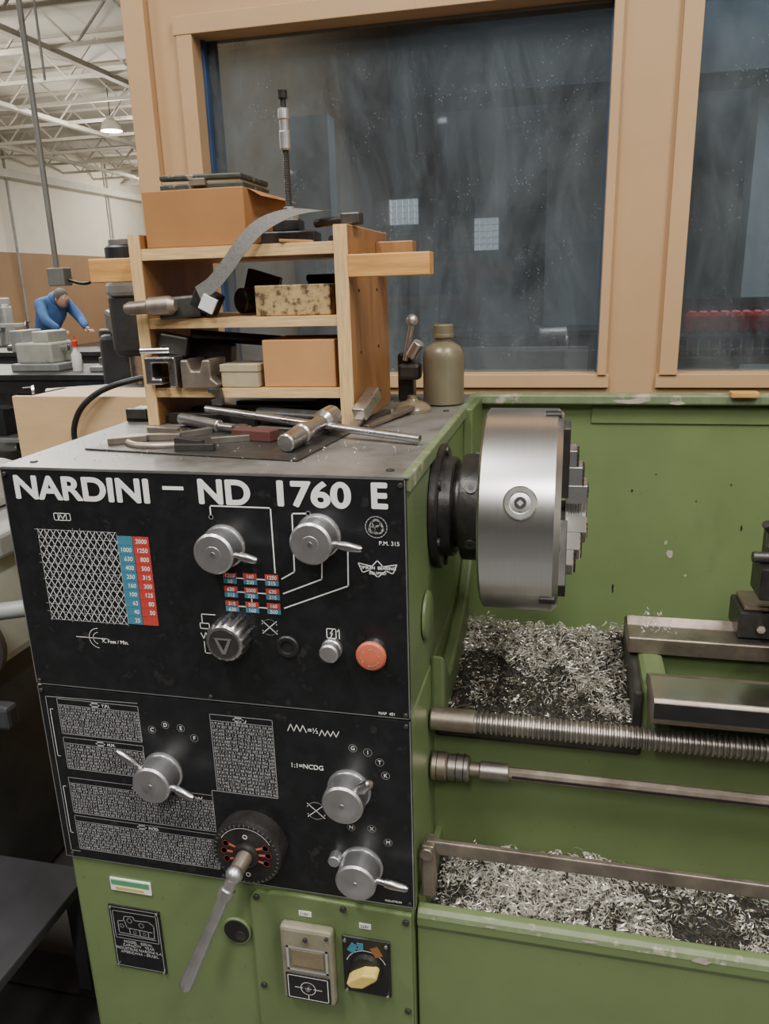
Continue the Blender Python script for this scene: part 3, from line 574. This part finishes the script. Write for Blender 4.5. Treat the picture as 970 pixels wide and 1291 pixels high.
# abrasive strip
def ribbon(name,pts,w,m,parent,th=.0008):
    P=[Vector(p) for p in pts]; out=[]
    for i in range(len(P)-1):
        p0=P[max(i-1,0)];p1=P[i];p2=P[i+1];p3=P[min(i+2,len(P)-1)]
        for k in range(8):
            t=k/8; out.append(.5*((2*p1)+(p2-p0)*t+(2*p0-5*p1+4*p2-p3)*t*t+(3*p1-p0-3*p2+p3)*t**3))
    out.append(P[-1]); vs=[];fs=[]
    for i,p in enumerate(out):
        t=(out[min(i+1,len(out)-1)]-out[max(i-1,0)]).normalized(); f=i/(len(out)-1)
        nrm=Vector((0,-min(1,f*3),max(.12,1-f*2.2))).normalized(); s=t.cross(nrm).normalized()*w/2
        vs+=[p+s,p-s]
    for i in range(len(out)-1): fs.append((2*i,2*i+1,2*i+3,2*i+2))
    o=mesh_ob(name,vs,fs,m,parent,False); sm=o.modifiers.new("s","SOLIDIFY"); sm.thickness=th; return o
g=grp("abrasive_strip"); ribbon("strip",[(-.225,.43,1.700),(-.275,.39,1.697),(-.318,.350,1.676),(-.350,.332,1.645),(-.380,.328,1.610),(-.412,.330,1.580),(-.445,.336,1.563)],.027,ABR,g)
box("paper_label",(-.440,-.413),(.330,.338),(1.531,1.559),WPLAS,g,.001,rot=(.1,.5,.2))
# middle shelf tooling
g=grp("lathe_tool_holder"); box("holder_body",(-.535,-.455),(.345,.42),(1.5205,1.560),IRON,g,.005,rot=(0,-.06,.12)); rev("turning_handle",(-.590,.33,1.540),(1,.05,.05),[(0,.008),(.01,.012),(.045,.012),(.05,.017),(.09,.017),(.10,.010)],RUST,g,24)
box("holder_tip",(-.47,-.425),(.35,.40),(1.53,1.570),OXIDE,g,.004,rot=(0,.5,.1))
g=grp("drill_chuck"); cyl("chuck_shell",(-.41,.44,1.547),(-.37,.50,1.547),.024,OXIDE,g); box("parting_blade",(-.44,-.37),(.53,.55),(1.5205,1.60),IRON,g,.002,rot=(0,.3,0))
g=grp("dark_tool_case"); box("case_body",(-.29,-.205),(.49,.60),(1.5205,1.585),OXIDE,g,.004); box("case_top",(-.292,-.203),(.488,.602),(1.578,1.592),BLK,g,.004)
# lower shelf: v-blocks / clamp
g=grp("machinist_clamp")
extr("clamp_frame",[(-.568,1.4),(-.535,1.4),(-.535,1.412),(-.553,1.412),(-.553,1.440),(-.520,1.440),(-.520,1.395),(-.505,1.395),(-.505,1.452),(-.568,1.452)],1,.335,.372,STEEL,g,.003)
extr("clamp_block",[(-.500,1.3925),(-.445,1.3925),(-.430,1.3925),(-.425,1.40),(-.44,1.412),(-.44,1.445),(-.455,1.445),(-.462,1.425),(-.478,1.425),(-.485,1.445),(-.500,1.445)],1,.345,.42,RUST,g,.003)
cyl("clamp_screw",(-.575,.34,1.463),(-.52,.35,1.463),.006,BRIGHT,g); box("clamp_lever",(-.555,-.50),(.37,.40),(1.452,1.49),IRON,g,.004,rot=(0,.2,.2))
box("clamp_back_plate",(-.55,-.44),(.43,.47),(1.3925,1.47),OXIDE,g,.003,rot=(0,.1,.1)); cyl("clamp_rod",(-.52,.44,1.485),(-.36,.52,1.465),.011,OXIDE,g)
extr("clamp_hook",[(-.445,1.393),(-.422,1.393),(-.418,1.362),(-.44,1.362),(-.440,1.372),(-.430,1.374),(-.432,1.385),(-.445,1.385)],1,.338,.352,IRON,g,.001)
# tools lying on headstock top
g=grp("tool_mat"); extr("mat_sheet",[(-.57,.12),(-.18,.07),(-.16,.30),(-.50,.34)],2,T,T+.003,IRON,g,.001)
g=grp("chuck_key"); cyl("cross_bar",(-.455,.345,T+.034),(-.020,.205,T+.010),.0068,STEEL,g); rev("key_body",(-.215,.115,T+.018),(.10,.95,.06),[(0,.0125),(.002,.0145),(.055,.0145),(.058,.017),(.075,.017),(.078,.013),(.14,.012),(.15,.019),(.19,.019),(.195,.015)],STEEL,g,24)
g=grp("socket_wrench"); cyl("wrench_handle",(-.50,.33,T+.018),(-.40,.28,T+.013),.011,STEEL,g); cyl("wrench_neck",(-.40,.28,T+.013),(-.33,.255,T+.012),.007,STEEL,g); cyl("wrench_head",(-.345,.245,T+.003),(-.345,.245,T+.022),.015,IRON,g)
g=grp("tool_bit")
for k,(x,y,r_) in enumerate(((-.47,.20,.2),(-.40,.16,-.4),(-.34,.19,.5),(-.50,.26,-.1),(-.30,.215,.1),(-.43,.24,.9),(-.52,.17,.6),(-.37,.12,.15))):
    box("bit",(x-.032,x+.032),(y-.006,y+.006),(T+.003,T+.014),[RUST,IRON,SCREW][k%3],g,.001,rot=(0,0,r_))
tube("ring_spanner",[(-.46+.05*cos(t),.16+.03*sin(t),T+.006) for t in(3.3,3.9,4.5,5.1,5.7)],.006,RUST,g)
box("maroon_block",(-.345,-.265),(.20,.23),(T+.003,T+.022),MAROON,g,.002,rot=(0,0,-.25))
g=grp("steel_bar_stock")
for k in range(5): box("bar",(-.55+.03*k,-.36+.03*k),(.36+.045*k,.385+.045*k),(T,T+.022+.004*(k%2)),[OXIDE,IRON][k%2],g,.002,rot=(0,0,-.12+.05*k))
cyl("cylinder_bar",(-.36,.37,T+.02),(-.22,.33,T+.02),.014,OXIDE,g)
g=grp("steel_block"); box("block",(-.655,-.60),(.39,.46),(T,T+.022),OXIDE,g,.002,rot=(0,0,.1)); box("block_notch",(-.65,-.605),(.385,.40),(T+.006,T+.026),IRON,g,.002)
g=grp("open_wrench"); box("wrench_shaft",(-.160,-.144),(.30,.45),(T+.004,T+.012),IRON,g,.002,rot=(.10,0,-.35)); cyl("wrench_ring",(-.130,.455,T+.004),(-.130,.455,T+.018),.014,STEEL,g)
box("file_blade",(-.166,-.148),(.31,.44),(T+.018,T+.024),RUST,g,.001,rot=(.25,0,-.1)); box("silver_holder",(-.160,-.134),(.33,.40),(T+.03,T+.055),STEEL,g,.003,rot=(.5,0,-.25))
box("shaft_b",(-.130,-.112),(.34,.52),(T+.003,T+.012),RUST,g,.002,rot=(.05,0,-.30))
# oil bottle + indicator stand
g=grp("oil_bottle"); rev("bottle_shell",(-.050,.648,T),(0,0,1),[(0,.038),(.003,.043),(.095,.0435),(.108,.042),(.120,.036),(.128,.024),(.131,.0185),(.137,.0185),(.139,.022),(.163,.0215),(.166,.019)],OLIVE,g,48)
rev("bottle_neck_ring",(-.050,.648,T+.139),(0,0,1),[(0,.0225),(.004,.0235),(.008,.0225)],OLIVE,g,40)
g=grp("magnetic_indicator_base"); rev("base_dome",(-.098,.545,T),(0,0,1),[(0,.038),(.006,.038),(.012,.034),(.018,.026),(.022,.012),(.026,.010),(.030,.004)],METD,g,40)
rev("pad_ring",(-.098,.545,T+.026),(0,0,1),[(0,.010),(.006,.010)],RUST,g,20)
g=grp("toolpost_lever"); box("lever_body",(-.155,-.12),(.67,.71),(T,T+.105),OXIDE,g,.006); cyl("lever_stem",(-.135,.66,T+.09),(-.118,.655,T+.165),.0055,STEEL,g); sph("lever_ball",(-.117,.654,T+.175),.0125,SATIN,g)
box("lever_block",(-.15,-.10),(.645,.68),(T+.05,T+.085),IRON,g,.008); cyl("lever_arm",(-.12,.65,T+.10),(-.10,.64,T+.13),.012,SATIN,g)

# ================================================================ WINDOW WALL
W0,W1=1.30,1.40
w=grp("wall_office")
box("wall_below",(-1.05,3.6),(W0,W1),(0,1.285),TAN,w); box("wall_above",(-1.05,3.6),(W0,W1),(2.30,3.2),TAN,w)
box("wall_left_stud",(-1.05,-.90),(W0,W1),(1.285,2.30),TAN,w); box("wall_mid_stud",(.31,.455),(W0,W1),(1.285,2.30),TAN,w); box("wall_right_stud",(1.60,3.6),(W0,W1),(1.285,2.30),TAN,w)
box("wall_side",(-1.05,-.98),(W1,4.4),(0,3.2),TAN,w)
for nm,x0,x1 in(("window_1",-.90,.31),("window_2",.455,1.60)):
    g=grp(nm)
    box("jamb_left",(x0-.002,x0+.045),(W0-.018,W1-.004),(1.306,2.258),TAN2,g,.002); box("jamb_right",(x1-.022,x1+.002),(W0-.018,W1-.004),(1.306,2.258),TAN2,g,.002)
    box("head_trim",(x0-.01,x1+.01),(W0-.020,W1-.006),(2.256,2.304),TAN2,g,.002); box("sill_trim",(x0-.01,x1+.01),(W0-.012,W1-.006),(1.27,1.308),TAN2,g,.002)
    box("glass_pane",(x0+.04,x1-.02),(1.36,1.366),(1.30,2.26),GLASS,g)
    if nm=="window_1":
        box("blue_gasket_left",(x0+.045,x0+.054),(1.34,1.37),(1.308,2.256),BTAPE,g); box("blue_gasket_right",(x1-.026,x1-.022),(1.34,1.37),(1.308,2.256),BTAPE,g)
        box("blue_film_strip",(x0+.054,x0+.085),(1.367,1.369),(1.308,2.256),BFILM,g)
box("trim_1",(-1.058,-.988),(W0-.03,W0-.0005),(0,3.2),TAN2,None,.004)
# dim office behind the glass
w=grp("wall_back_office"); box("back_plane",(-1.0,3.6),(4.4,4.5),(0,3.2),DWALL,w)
w=grp("office_partition"); box("pier",(.05,.45),(3.95,4.4),(0,2.6),PIER,w); box("pier_b",(-.72,-.60),(4.0,4.4),(0,2.6),PIER,w)
box("reflection_panel",(-.98,-.80),(2.4,2.5),(0,2.25),REFLP,w)  # added pale panel, stands in for the lighter shop reflected in the glass
box("overhead_duct",(-.6,3.5),(3.2,3.6),(2.45,2.75),MDARK,w); box("wall_cupboard",(-.2,.5),(4.05,4.4),(2.0,2.42),MDARK,w); box("office_column",(1.05,1.25),(3.4,3.6),(0,3.15),PIER,w)
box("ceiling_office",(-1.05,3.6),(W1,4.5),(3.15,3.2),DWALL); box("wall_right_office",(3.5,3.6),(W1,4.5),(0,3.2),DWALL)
g=grp("window_reflections")  # glowing tiles stand in for bright windows reflected in the glass
for cx,cz,hw,hh in((-.92,2.03,.17,.09),(-.33,1.87,.09,.11),(.62,1.87,.03,.10)):
    for i in range(int(hw/.02)):
        for j in range(int(hh/.02)):
            box("reflection_tile",(cx-hw+.04*i+.002,cx-hw+.04*i+.038),(4.36,4.38),(cz-hh+.04*j+.002,cz-hh+.04*j+.038),GLOWW,g)
g=grp("office_cabinet"); box("cabinet_body",(-.5,1.0),(3.0,3.35),(0,1.30),MDARK,g,.01); box("cabinet_top",(-.52,1.02),(2.98,3.37),(1.30,1.33),MDARK,g,.005); box("cabinet_doors",(-.45,.30),(2.985,3.0),(.1,1.25),MGREY,g,.005)
g=grp("screwdriver_rack"); box("rack_shelf",(.50,1.2),(1.50,1.62),(1.385,1.398),MDARK,g,.003); box("rack_back",(.50,1.2),(1.62,1.63),(1.30,1.50),MDARK,g); box("rack_tray",(.50,1.2),(1.48,1.60),(1.315,1.335),IRON,g,.003)
for k in range(15):
    x=.560+.030*k; rev("red_handle",(x,1.545,1.400),(0.05,-.25,1),[(0,.009),(.006,.013),(.022,.0155),(.034,.0140),(.040,.0185),(.056,.0190),(.066,.011)],REDH,g,18); cyl("driver_shaft",(x,1.545,1.336),(x,1.545,1.404),.004,STEEL,g)

# ================================================================ SHOP ROOM
YF=-24
box("floor",(-16,8),(YF-1,40),(-.1,0),FLOOR); box("ceiling",(-16,8),(YF-1,40),(5.7,5.8),CEIL)
w=grp("wall_left"); box("upper_wall",(-15.2,-15),(YF,40),(2.7,5.7),WWALL,w); box("lower_wall",(-15.2,-14.98),(YF,40),(0,2.7),BWALL,w)
w=grp("wall_back"); box("upper_wall",(-15,8),(38,38.2),(2.7,5.7),WWALL,w); box("lower_wall",(-15,8),(37.98,38.2),(0,2.7),BWALL,w)
w=grp("wall_front"); box("front_upper",(-15,8),(YF-.2,YF),(2.7,5.7),WWALL,w); box("front_lower",(-15,8),(YF-.2,YF+.02),(0,2.7),BWALL,w)
w=grp("wall_right"); box("right_plane",(7.8,8),(YF,38),(0,5.7),WWALL,w)
def joist(y,x0,x1,parent):
    vs=[];fs=[]
    def bar(p,q,r):
        p=Vector(p);q=Vector(q);ax,a,b=frame(q-p);k=len(vs)
        for P in(p,q):
            for s,t in((-1,-1),(1,-1),(1,1),(-1,1)): vs.append(P+a*r*s+b*r*t)
        for i in range(4): j=(i+1)%4; fs.append((k+i,k+j,k+4+j,k+4+i))
    bar((x0,y,5.66),(x1,y,5.66),.03); bar((x0,y,5.08),(x1,y,5.08),.03)
    n=int((x1-x0)/.6); st=(x1-x0)/n
    for i in range(n): bar((x0+st*i,y,5.08 if i%2 else 5.66),(x0+st*(i+1),y,5.66 if i%2 else 5.08),.014)
    mesh_ob("joist",vs,fs,TRUSS,parent)
g=grp("roof_trusses")
for k in range(-6,22): joist(1.0+1.6*k,-15,4,g)
for x in(-13.5,-10.5,-7.5,-4.5): box("girder",(x-.06,x+.06),(0,38),(5.02,5.10),TRUSS,g)
g=grp("wall_pipes")
for y in(16.5,19,24): cyl("wall_conduit",(-14.9,y,.5),(-14.9,y,5.6),.035,MGREY,g)
box("wall_duct",(-14.98,-14.6),(8,38),(4.6,4.8),TRUSS,g,.01)
HB=[(-9.2,15.0,1),(-9.0,10.2,1),(-12.5,24,1),(-2.5,-13.8,0),(-7.9,-19.6,0)]
g=grp("high_bay_light")
for x,y,big in HB:
    rev("lamp_reflector",(x,y,5.05),(0,0,-1),[(0,.06),(.05,.08),(.10,.16),(.28,.22),(.281,.21),(.12,.14)],TRUSS,g,28); cyl("lamp_lens",(x,y,4.80),(x,y,4.77 if big else 4.74),.19 if big else .08,GLOW if big else GLOWS,g); cyl("lamp_stem",(x,y,5.05),(x,y,5.66),.01,IRON,g)
    if big:
        l=bpy.data.lights.new("high_bay_lamp","POINT"); l.energy=320; l.shadow_soft_size=.2; l.color=(1,.93,.80); o=link(bpy.data.objects.new("high_bay_lamp",l),g); o.location=(x,y,4.65)
g=grp("hanging_conduit"); cyl("conduit_pipe",(-3.28,4.0,1.70),(-3.28,4.0,5.7),.019,MGREY,g); cyl("conduit_pipe_thin",(-3.17,4.0,2.9),(-3.17,4.0,5.7),.008,MGREY,g); box("outlet_box",(-3.33,-3.20),(3.95,4.05),(1.62,1.74),MGREY,g,.008)
tube("outlet_cord",[(-3.2,4.0,1.66),(-3.05,4.0,1.60),(-2.95,4.0,1.72),(-2.85,4,1.62)],.01,HOSE,g)

def bench(x0,x1,y0,y1,h,name="workbench"):
    g=grp(name); box("bench_top",(x0,x1),(y0,y1),(h-.05,h),BENCH,g,.005); box("bench_apron",(x0+.04,x1-.04),(y0+.03,y0+.05),(h-.17,h-.05),MDARK,g)
    for x in(x0+.07,(x0+x1)/2,x1-.07):
        for y in(y0+.07,y1-.07): box("bench_leg",(x-.03,x+.03),(y-.03,y+.03),(0,h-.05),MGREY,g)
    box("bench_shelf",(x0+.05,x1-.05),(y0+.05,y1-.05),(.25,.28),MGREY,g)
    for k in range(int((x1-x0)/.5)): box("shelf_box",(x0+.15+.5*k,x0+.42+.5*k),(y0+.2,y0+.5),(.28,.45+.08*(k%3)),[MPALE,MDARK,PLY][k%3],g,.01)
    return g
bench(-7.4,-3.45,5.1,6.1,.88); bench(-8.5,-4.6,6.7,7.4,.95); bench(-4.2,-3.0,6.6,7.5,.95)
g=grp("machine_vise"); box("vise_base",(-4.85,-4.35),(5.35,5.75),(.881,.95),MGREY,g,.01); box("vise_body",(-4.80,-4.42),(5.38,5.72),(.95,1.14),MPALE,g,.02); box("vise_jaw_fixed",(-4.62,-4.45),(5.4,5.7),(1.14,1.24),MPALE,g,.01); box("vise_jaw_moving",(-4.85,-4.72),(5.4,5.7),(1.05,1.25),MGREY,g,.01); cyl("vise_screw",(-5.0,5.55,1.08),(-4.35,5.55,1.08),.03,STEEL,g)
g=grp("spray_bottle"); rev("bottle_body",(-4.18,5.4,.881),(0,0,1),[(0,.045),(.15,.045),(.19,.02),(.22,.018)],WPLAS,g); rev("bottle_cap",(-4.18,5.4,1.10),(0,0,1),[(0,.022),(.05,.02),(.06,.008),(.10,.006)],REDH,g)
g=grp("parts_tray"); box("tray_body",(-4.0,-3.55),(5.3,5.6),(.881,.93),MGREY,g,.01)
for k in range(5): cyl("part",(-3.95+.09*k,5.45,.93),(-3.95+.09*k,5.45,1.0+.03*(k%3)),.03,[STEEL,IRON][k%2],g)
g=grp("indexing_head"); box("head_base",(-5.9,-5.3),(5.4,5.7),(.881,.95),MDARK,g,.01); cyl("head_spindle",(-5.75,5.55,1.06),(-5.4,5.55,1.06),.10,MGREY,g); cyl("head_plate",(-5.4,5.55,1.06),(-5.37,5.55,1.06),.13,STEEL,g); box("head_support",(-5.70,-5.45),(5.45,5.65),(.95,1.05),MDARK,g,.01)
def mill(x,y,s,rot,m,name="milling_machine"):
    g=grp(name)
    box("mill_base",(-.35,.35),(-.45,.45),(0,.15),m,g,.02); box("mill_column",(-.2,.2),(.0,.42),(.15,1.35),m,g,.04); box("mill_knee",(-.18,.18),(-.40,.02),(.55,.85),m,g,.03)
    box("mill_table",(-.62,.62),(-.38,-.12),(.92,1.0),MGREY,g,.01); box("mill_saddle",(-.2,.2),(-.38,-.05),(.85,.92),m,g,.01)
    box("mill_ram",(-.13,.13),(-.45,.55),(1.35,1.52),m,g,.03); cyl("mill_turret",(0,.2,1.30),(0,.2,1.38),.2,m,g)
    box("mill_head",(-.13,.13),(-.62,-.38),(1.22,1.66),m,g,.05); cyl("mill_motor",(0,-.45,1.66),(0,-.45,1.95),.115,MDARK,g,seg=28); cyl("motor_cap",(0,-.45,1.95),(0,-.45,1.99),.085,MGREY,g); box("belt_housing",(-.13,.13),(-.66,-.26),(1.62,1.72),MGREY,g,.03)
    cyl("mill_quill",(0,-.54,1.08),(0,-.54,1.24),.045,STEEL,g); cyl("mill_collet",(0,-.54,1.03),(0,-.54,1.08),.025,STEEL,g)
    for sx in(-1,1):
        rev("table_wheel",(sx*.64,-.25,.95),(sx,0,0),[(0,.02),(.04,.02),(.045,.09),(.06,.09),(.065,.02)],STEEL,g,24); cyl("wheel_grip",(sx*.70,-.25,1.02),(sx*.76,-.25,1.02),.012,BLK,g)
    cyl("quill_lever",(.13,-.5,1.36),(.30,-.56,1.44),.01,STEEL,g); sph("lever_knob",(.30,-.56,1.44),.022,BLK,g); box("control_box",(.15,.27),(-.50,-.40),(1.45,1.62),MGREY,g,.01)
    g.location=(x,y,0); g.rotation_euler=(0,0,rot); g.scale=(s,s,s)
mill(-2.85,4.1,.95,.6,MDARK); mill(-9.0,9.6,1.0,-.4,MPALE); mill(-11.5,13.5,1.,.3,MGREY); mill(-4.6,10.2,1.,.2,MDARK)
g=grp("drill_press"); cyl("press_column",(-7.9,8.2,0),(-7.9,8.2,2.0),.06,STEEL,g); box("press_head",(-8.05,-7.75),(7.8,8.3),(1.6,1.95),MPALE,g,.05); cyl("press_motor",(-7.9,8.4,1.65),(-7.9,8.4,1.95),.12,MGREY,g); cyl("press_spindle",(-7.9,7.9,1.3),(-7.9,7.9,1.6),.03,STEEL,g); box("press_table",(-8.1,-7.7),(7.7,8.15),(1.05,1.10),MGREY,g,.01); box("press_base",(-8.15,-7.65),(7.7,8.5),(0,.1),MPALE,g,.02)
g=grp("plywood_cabinet"); box("front_panel",(-1.40,-.72),(1.0,1.02),(.35,1.282),BIRCH,g,.002)
box("side_panel",(-1.40,-1.38),(1.02,1.25),(.35,1.275),PLY,g); box("top_panel",(-1.40,-.72),(1.02,1.25),(1.255,1.275),PLY,g); box("side_panel_r",(-.74,-.72),(1.02,1.25),(.35,1.255),PLY,g); box("plinth",(-1.38,-.74),(1.02,1.25),(0,.35),PLY,g)
tube("black_hose",[(-1.17,.985,1.02),(-1.20,.975,1.15),(-1.17,.97,1.24),(-1.10,.98,1.30),(-1.0,1.0,1.33),(-.90,1.1,1.34),(-.80,1.22,1.30)],.0085,HOSE,g)
g=grp("surface_grinder"); box("grinder_base",(-1.90,-1.18),(.35,1.0),(0,.70),MDARK,g,.02); box("grinder_bed",(-1.85,-1.10),(.40,.80),(.70,.98),MPALE,g,.03); box("grinder_table",(-1.9,-1.06),(.45,.72),(.98,1.04),MGREY,g,.01)
box("grinder_slide",(-1.7,-1.20),(.5,.75),(1.04,1.16),MPALE,g,.03); cyl("grinder_handle",(-1.30,.30,.86),(-.98,.42,.88),.020,MGREY,g); rev("grinder_wheel",(-1.12,.36,.80),(0.2,-1,0),[(0,.10),(.02,.10),(.02,.085),(.005,.08)],IRON,g,32)
box("grinder_front_rail",(-1.5,-1.02),(.34,.38),(.60,.66),MDARK,g,.01)
g=grp("steel_step"); box("step_top",(-1.35,-.80),(-.10,.26),(.30,.325),BENCH,g,.004)
for x in(-1.32,-.83):
    for y in(-.07,.23): box("step_leg",(x-.015,x+.015),(y-.015,y+.015),(0.02,.30),BENCH,g)
g=grp("rubber_floor_mat"); box("mat_sheet",(-1.9,-.72),(-.6,.3),(.0,.014),HOSE,g,.004)
for k in range(6): box("mat_rib",(-1.88,-.74),(-.55+.15*k,-.52+.15*k),(.014,.020),HOSE,g)

# ================================================================ PERSON (leaning over a bench, far left)
def skin(name,V,E,m,parent,sub=2):
    me=bpy.data.meshes.new(name); me.from_pydata([v[:3] for v in V],E,[]); me.update(); me.materials.append(m)
    o=link(bpy.data.objects.new(name,me),parent); md=o.modifiers.new("skin","SKIN"); md.use_smooth_shade=True
    for i,v in enumerate(V):
        s=me.skin_vertices[0].data[i]; s.radius=(v[3],v[4] if len(v)>4 else v[3]); s.use_root=(i==0)
    su=o.modifiers.new("sub","SUBSURF"); su.levels=sub; su.render_levels=sub; return o
g=grp("person_in_blue_jacket")
skin("jacket_torso_arms",[(0,0,.98,.16,.18),(.05,0,1.14,.16,.18),(.16,0,1.32,.18,.21),(.27,0,1.45,.16,.20),(.35,0,1.50,.075),
   (.26,-.20,1.44,.085),(.42,-.27,1.24,.068),(.60,-.20,1.12,.048),(.26,.20,1.44,.085),(.42,.27,1.24,.068),(.60,.20,1.12,.048)],
   [(0,1),(1,2),(2,3),(3,4),(3,5),(5,6),(6,7),(3,8),(8,9),(9,10)],JACKET,g)
skin("trousers",[(0,0,.96,.14,.16),(0,-.10,.86,.095),(.03,-.12,.50,.07),(-.02,-.12,.10,.05),(.06,-.12,.05,.045),(0,.10,.86,.095),(.03,.12,.50,.07),(-.02,.12,.10,.05),(.06,.12,.05,.045)],[(0,1),(1,2),(2,3),(3,4),(0,5),(5,6),(6,7),(7,8)],JEANS,g)
sph("head",(.45,0,1.50,),.098,SKIN,g,(.98,.82,1.2)); sph("hair",(.435,0,1.525),.103,HAIR,g,(1,.86,1.12)); sph("nose",(.548,0,1.49),.014,SKIN,g,(1.2,.8,1.4))
sph("jacket_hood",(.33,0,1.50),.11,JACKET,g,(.8,1.1,.9)); box("mouth",(.538,.546),(-.02,.02),(1.448,1.453),RED,g)
for s in(-1,1):
    sph("ear",(.445,s*.083,1.495),.022,SKIN,g,(.7,.35,1.3)); sph("eye",(.535,s*.03,1.515),.010,WPLAS,g)
    skin("palm",[(.60,s*.20,1.12,.026,.032),(.68,s*.195,1.10,.024,.038)],[(0,1)],SKIN,g,1)
    for k in range(4): 
        y=s*(.225-.02*k); ln=(.062,.075,.080,.070)[k]; skin("finger",[(.67,y,1.10,.009),(.67+ln*.5,y,1.095,.0085),(.67+ln*.8,y,1.075,.008),(.67+ln*.85,y,1.055,.007)],[(0,1),(1,2),(2,3)],SKIN,g,1)
    skin("thumb",[(.63,s*.16,1.105,.011),(.67,s*.135,1.095,.010),(.70,s*.135,1.08,.009)],[(0,1),(1,2)],SKIN,g,1)
for s in(-1,1): box("boot",(-.08,.20),(s*.12-.05,s*.12+.05),(0,.10),HOSE,g,.03,seg=3)
g.location=(-6.65,8.40,0); g.rotation_euler=(0,0,-.35)

# ================================================================ LIGHTS
def area(name,loc,size,e,col=(1,.965,.91),rot=(0,0,0),sy=None):
    l=bpy.data.lights.new(name,"AREA"); l.energy=e; l.size=size; l.color=col
    if sy: l.shape='RECTANGLE'; l.size_y=sy
    o=bpy.data.objects.new(name,l); COL.objects.link(o); o.location=loc; o.rotation_euler=rot; return o
for i,(x,y) in enumerate(((-1.2,-1.6),(1.8,-1.2),(.3,-4.5),(-4.5,-2.),(4.5,-3.5))):
    area("ceiling_troffer_lamp",(x,y,4.9),.45,165,sy=1.8)
for x,y in((-4,4.5),(-7,9),(-11,13),(-6,15),(-10,22),(-12,6)): area("ceiling_troffer_lamp",(x,y,4.95),1.2,240)
area("office_fill",(1.2,2.7,3.1),.9,44,(.84,.94,1.)); area("office_fill",(-.2,2.0,3.1),.4,10,(.80,.92,1.)); area("office_fill",(.85,1.75,2.5),.3,9,(1,.98,.95))  # unseen fill lights, added to brighten the office and the red handles
wd=bpy.data.worlds.new("world"); scene.world=wd; wd.use_nodes=True; wd.node_tree.nodes["Background"].inputs[0].default_value=(1,.97,.93,1); wd.node_tree.nodes["Background"].inputs[1].default_value=.4

# ================================================================ CAMERA
f,pi_,ya,ro=979.18,.286,.2347,-.03
fw=Vector((-sin(ya)*cos(pi_),cos(ya)*cos(pi_),-sin(pi_))); r=Vector((cos(ya),sin(ya),0)); u=r.cross(fw)
r,u=cos(ro)*r+sin(ro)*u,-sin(ro)*r+cos(ro)*u
cd=bpy.data.cameras.new("camera"); cd.sensor_fit='HORIZONTAL'; cd.sensor_width=36; cd.lens=f/970*36; cd.clip_start=.02; cd.clip_end=200
co=bpy.data.objects.new("camera",cd); COL.objects.link(co)
M=Matrix((( r.x,u.x,-fw.x,.2063),(r.y,u.y,-fw.y,-1.0),(r.z,u.z,-fw.z,1.5711),(0,0,0,1))); co.matrix_world=M
scene.camera=co
print("objects",len(bpy.data.objects))
